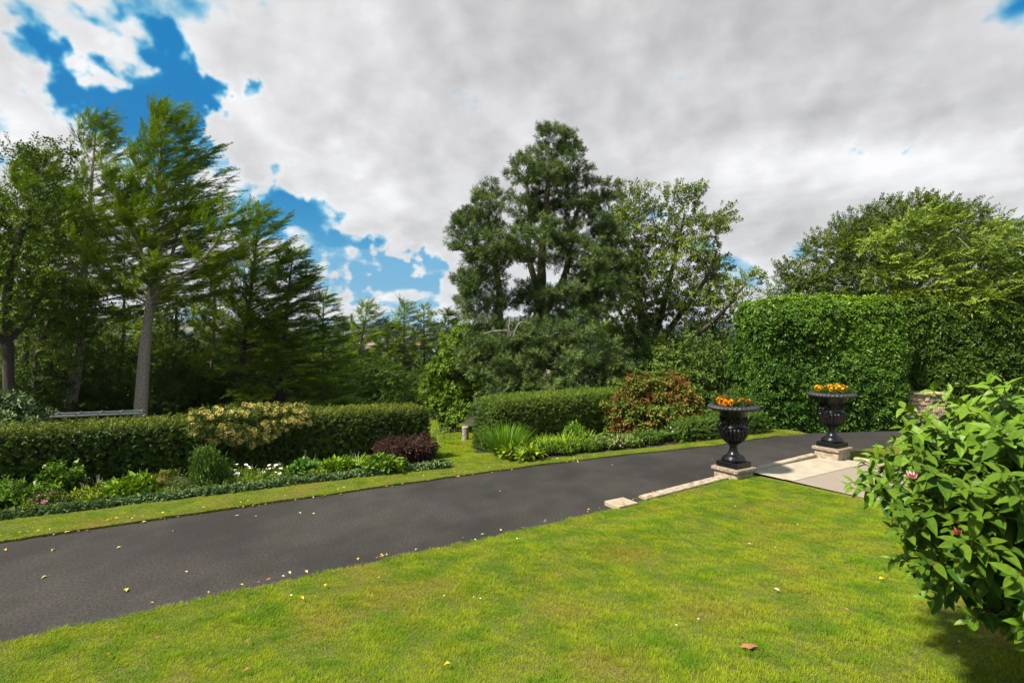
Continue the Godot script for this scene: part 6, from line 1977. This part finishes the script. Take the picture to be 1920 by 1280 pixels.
	for i in 4:
		var m2 := MB.new()
		var rr := rg(130 + i)
		m2.leaf(Vector3.ZERO, Vector3(1, 0.1, 0).normalized(), UP, 0.055, 0.034, Color(1, 1, 1), rr.randf_range(0.1, 0.3), rr.randf_range(-0.2, 0.3))
		m2.tube(PackedVector3Array([Vector3(-0.02, 0.004, 0), Vector3(0.0, 0.0, 0), Vector3(0.02, 0.002, 0)]), PackedFloat32Array([0.0012, 0.0012, 0.001]), 3, Color(0.7, 0.6, 0.5))
		shapes.append(m2.mesh())
	var lm := []
	for c in [lin(0.62, 0.50, 0.12), lin(0.68, 0.42, 0.03), lin(0.55, 0.50, 0.28), lin(0.30, 0.16, 0.06)]:
		var m := mat_leaf(0.6, 0.3, 0.3)
		m.albedo_color = c.linear_to_srgb()
		lm.append(m)
	var lone := [[Vector3(-5.112, 0, -5.78), 0, 1.0, "pale yellow leaf on the drive below the verge's left end"], [Vector3(-4.407, 0, -5.84), 2, 1.0, "curled cream leaf on the drive below the border's faded brown stems"], [Vector3(-3.612, 0, -4.839), 0, 1.3, "largest yellow leaf on the drive, close to the lawn's edge"], [Vector3(-4.579, 0, -5.105), 2, 1.0, "cream leaf lying mid-drive near the left frame edge"], [Vector3(-4.137, 0, -6.32), 2, 1.0, "cream leaf on the drive's far half below the silvery clump"], [Vector3(-5.658, 0, -5.765), 1, 1.0, "orange-yellow leaf on the drive at the very left frame edge"], [Vector3(-3.289, 0, -5.213), 2, 0.7, "small cream leaf on the drive right of the largest yellow leaf"], [Vector3(-3.646, 0, -6.907), 0, 0.9, "yellow leaf on the drive below the daisies' left end"], [Vector3(-3.397, 0, -6.865), 2, 0.8, "cream leaf on the drive below the middle of the daisies"], [Vector3(-2.893, 0, -7.016), 2, 0.8, "cream leaf on the drive straight below the lupin"], [Vector3(-0.166, 0, -8.054), 2, 0.8, "cream leaf on the drive below the sword-leaved clump"], [Vector3(-1.769, 0, -8.581), 1, 0.9, "orange-yellow leaf on the drive below the purple shrubs"], [Vector3(1.917, 0, -9.785), 0, 0.9, "yellow leaf on the drive beyond the square stone slab"], [Vector3(3.975, 0, -10.281), 2, 0.8, "cream leaf on the drive just left of the nearer urn"], [Vector3(-2.659, 0, -6.972), 0, 0.8, "yellow leaf on the drive a little right of the lupin"]]
	for e in lone:
		var s: float = e[0].dot(D)
		var t: float = e[0].dot(N)
		leaf_at(Vector3(e[0].x, (0.018 if t > 5.8 else lawn_y(s, t) + 0.05), e[0].z), shapes[r.randi() % 4], lm[e[1]], e[2] * 0.95, r, e[3], "single leaves on the drive")
	for e in [[203, 1224, 1, "orange leaf on the grass in the lawn's near left corner"], [845, 1240, 1, "orange leaf on the grass at the middle of the frame's bottom edge"], [1450, 1100, 2, "pale cream leaf on the lawn above the bare earth scrape"], [1655, 1080, 1, "yellow leaf on the lawn closest to the big leafy shrub"], [1400, 1017, 2, "cream leaf on the lawn nearest the path and urns"], [610, 1092, 1, "yellow leaf on the lawn left of centre, near the drive"], [715, 1080, 1, "yellow leaf on the lawn near the drive, farther right of its pair"], [1506, 1102, 3, "brown leaf on the lawn right of the pale cream leaf"], [470, 1250, 3, "brown leaf on the lawn at the bottom edge, left of centre"], [292, 1195, 3, "curled brown leaf on the lawn's left part"], [1580, 1138, 3, "brown leaf on the lawn below the yellow leaf by the shrub"], [470, 1194, 3, "brown leaf on the lawn above the one at the bottom edge"], [565, 1116, 1, "yellow leaf at the lawn's edge beside the drive, left of centre"]]:
		var k: float = (e[1] - 645.0) / 970.0
		var zq := 2.0 / k
		for it in 6:
			var pp := Vector3((e[0] - 960.0) / 970.0 * zq, 0, -zq)
			zq = (2.3 - ground_at(pp) - 0.05) / k
		var pp := Vector3((e[0] - 960.0) / 970.0 * zq, 0, -zq)
		leaf_at(Vector3(pp.x, ground_at(pp) + 0.045, pp.z), shapes[r.randi() % 4], lm[e[2]], 0.85, r, e[3], "single leaves on the lawn")
	var heap := [[], []]
	for i in 230:
		var far_side := i < 160
		var s := r.randf_range(-5.0, 6.5)
		var ed := drive_edge(s)
		var t := (ed.y + r.randf_range(-0.10, 0.07) * r.randf()) if far_side else (ed.x - r.randf_range(-0.04, 0.12) * r.randf())
		var p := st(s, t, (0.02 if t > ed.x and t < ed.y else 0.085))
		heap[0].append(Transform3D(Basis(UP, r.randf_range(0, TAU)).rotated(Vector3.RIGHT, r.randf_range(-0.4, 0.4)).scaled(Vector3.ONE * r.randf_range(0.45, 0.95)), p))
		heap[1].append([lin(0.60, 0.48, 0.12), lin(0.62, 0.40, 0.04), lin(0.5, 0.44, 0.25), lin(0.28, 0.15, 0.06)][r.randi() % 4])
	var hl := scatter("fallen_leaves", shapes[0], M.petal, heap[0], heap[1], self, true)
	tag(hl, "fallen yellow and brown leaves gathered along both edges of the drive", "leaves")
	# tiny daisies dotted through the lawn
	var dd := [[], []]
	for i in 40:
		var s := r.randf_range(0.5, 7.0)
		var t := r.randf_range(0.8, 5.2)
		if patch_noise.get_noise_2d(s * 12.0, t * 12.0) < 0.0:
			continue
		dd[0].append(Transform3D(Basis().scaled(Vector3.ONE * r.randf_range(0.22, 0.4)), st(s, t, lawn_y(s, t) + 0.03)))
		dd[1].append(Color.WHITE)
	var ld := scatter("lawn_daisies", daisy_head(641), M.petal, dd[0], dd[1], self, true)
	tag(ld, "tiny white flowers dotted through the mown lawn", "daisies")
	# bare earth scrape in the lawn
	mb = MB.new()
	var ce := on_ground(Vector3(1.526, 0.521, -3.35))
	for i in 14:
		var a0 := TAU * i / 14.0
		var a1 := TAU * (i + 1) / 14.0
		var q0 := ce + Vector3(cos(a0) * 0.05, 0, sin(a0) * 0.035) * (1.0 + 0.3 * sin(i * 2.1))
		var q1 := ce + Vector3(cos(a1) * 0.05, 0, sin(a1) * 0.035) * (1.0 + 0.3 * sin((i + 1) * 2.1))
		q0.y = ground_at(q0) + 0.03
		q1.y = ground_at(q1) + 0.03
		mb.tri(ce + UP * 0.045, q0, q1, lin(0.26, 0.13, 0.07))
	var sc := part("bare_earth", mb.mesh(), M.matte, self)
	sc.set_meta("kind", "structure")

	# ------------------------------------------------ the town across the valley
	var hs := []
	for i in 3:
		hs.append([0.9 + 0.2 * i, 2 + i % 2])
	var walls := [lin(0.62, 0.58, 0.52), lin(0.5, 0.36, 0.3), lin(0.66, 0.64, 0.62)]
	var roofs := [lin(0.12, 0.11, 0.12), lin(0.26, 0.13, 0.10), lin(0.2, 0.18, 0.18)]
	for i in 46:
		var px := 640.0 + 205.0 * r.randf() if i < 34 else (r.randf_range(-40, 120) if i < 42 else r.randf_range(1330, 1390))
		var zz := r.randf_range(560, 860)
		var hx := (px - 960.0) / 970.0 * zz
		house(Vector3(hx, far_y(hx, -zz) - 0.6, -zz), r, walls[i % 3], roofs[(i * 7) % 3], "small pale house with a pitched roof in the town across the valley")
	# woods on the far slopes
	var far := [[], []]
	for i in 6000:
		var a1 := r.randf_range(-0.95, 0.95)
		var rr2 := 260.0 * pow(9.0, r.randf())
		var fx := sin(a1) * rr2
		var fz := -cos(a1) * rr2
		if patch_noise.get_noise_2d(fx * 0.12 + 30.0, fz * 0.12) < -0.02:
			continue
		var k := r.randf_range(2.5, 6.0) * (1.0 + rr2 / 1800.0)
		far[0].append(Transform3D(Basis(UP, r.randf_range(0, TAU)).scaled(Vector3(k, k * r.randf_range(0.9, 1.5), k)), Vector3(fx, far_y(fx, fz), fz)))
		var br := r.randf_range(0.7, 1.3)
		far[1].append(lin(0.035, 0.06, 0.022) * Color(br, br, br))
	var clumpy := MB.new()
	var rc := rg(140)
	for i in 160:
		var d := rnd3(rc)
		d.y = absf(d.y)
		clumpy.leaf(d * Vector3(0.6, 0.9, 0.6) + UP * 0.1, (d + rnd3(rc) * 0.6).normalized(), (d + rnd3(rc)).normalized(), 0.5, 0.4, Color.WHITE * rc.randf_range(0.7, 1.3))
	var fw := scatter("distant_woods", clumpy.mesh(), M.leaf_soft, far[0], far[1], self, true)
	tag(fw, "distant woods on the slopes across the valley", "woods")


func xx_coping(w: Node3D, stones: Array, mats: Array, y: float) -> void:
	var r := rg(150)
	var x := -0.42
	while x < 0.75:
		var ww := r.randf_range(0.24, 0.4)
		part("coping_stone", stones[r.randi() % 5], mats[r.randi() % 2], w, Transform3D(Basis().scaled(Vector3(ww * 0.97, 0.055, 0.44)), Vector3(x + ww * 0.5, y + 0.028, 0)))
		x += ww


func stone_shape(sd: int) -> ArrayMesh:
	# a roughly squared stone, one unit across, with knocked-off edges
	var r := rg(sd)
	var mb := MB.new()
	mb.box(Vector3(-0.5, -0.5, -0.5), Vector3(0.5, 0.5, 0.5), Color.WHITE, Transform3D(), 0.08)
	var moved := {}
	for i in mb.v.size():
		var k := mb.v[i].snapped(Vector3.ONE * 0.01)
		if not moved.has(k):
			moved[k] = rnd3(r) * 0.045
		mb.v[i] += moved[k]
	return mb.mesh()


func leaf_at(p: Vector3, m: Mesh, mt: Material, k: float, r: RandomNumberGenerator, label: String, group: String) -> void:
	var o := MeshInstance3D.new()
	o.mesh = m
	o.material_override = mt
	o.name = numbered("fallen_leaf")
	o.transform = Transform3D(Basis(UP, r.randf_range(0, TAU)).rotated(Vector3.RIGHT, r.randf_range(-0.25, 0.25)).scaled(Vector3.ONE * k), p)
	add_child(o)
	tag(o, label, "leaf", group)


func house(at: Vector3, r: RandomNumberGenerator, wc: Color, rc: Color, label: String) -> void:
	var h := thing("distant_house", label, "house", at, "houses of the town across the valley")
	h.rotation.y = r.randf_range(-0.7, 0.7) + (PI / 2 if r.randf() < 0.3 else 0.0)
	var w := r.randf_range(4.0, 8.0)
	var d := r.randf_range(3.5, 4.5)
	var e := r.randf_range(4.5, 6.0)
	var mb := MB.new()
	mb.box(Vector3(-w, -2, -d), Vector3(w, e, d), wc)
	mb.tri(Vector3(-w, e, d), Vector3(-w, e + 3.0, 0), Vector3(-w, e, -d), wc)
	mb.tri(Vector3(w, e, -d), Vector3(w, e + 3.0, 0), Vector3(w, e, d), wc)
	part("wall", mb.mesh(), M.matte, h)
	mb = MB.new()
	for s in [-1.0, 1.0]:
		mb.quad(Vector3(-w - 0.3, e - 0.2, s * (d + 0.3)), Vector3(-w - 0.3, e + 3.15, 0), Vector3(w + 0.3, e + 3.15, 0), Vector3(w + 0.3, e - 0.2, s * (d + 0.3)), rc)
	mb.box(Vector3(w * 0.5, e + 1.5, -0.4), Vector3(w * 0.5 + 0.9, e + 4.3, 0.4), wc)
	part("roof", mb.mesh(), M.matte, h)
	for k in 3:
		for lv in 2:
			mb = MB.new()
			var x := -w * 0.7 + k * w * 0.6
			mb.box(Vector3(x, 0.9 + lv * 2.4, d - 0.1), Vector3(x + 1.1, 2.2 + lv * 2.4, d + 0.06), lin(0.05, 0.06, 0.07))
			part("window", mb.mesh(), M.matte, h)
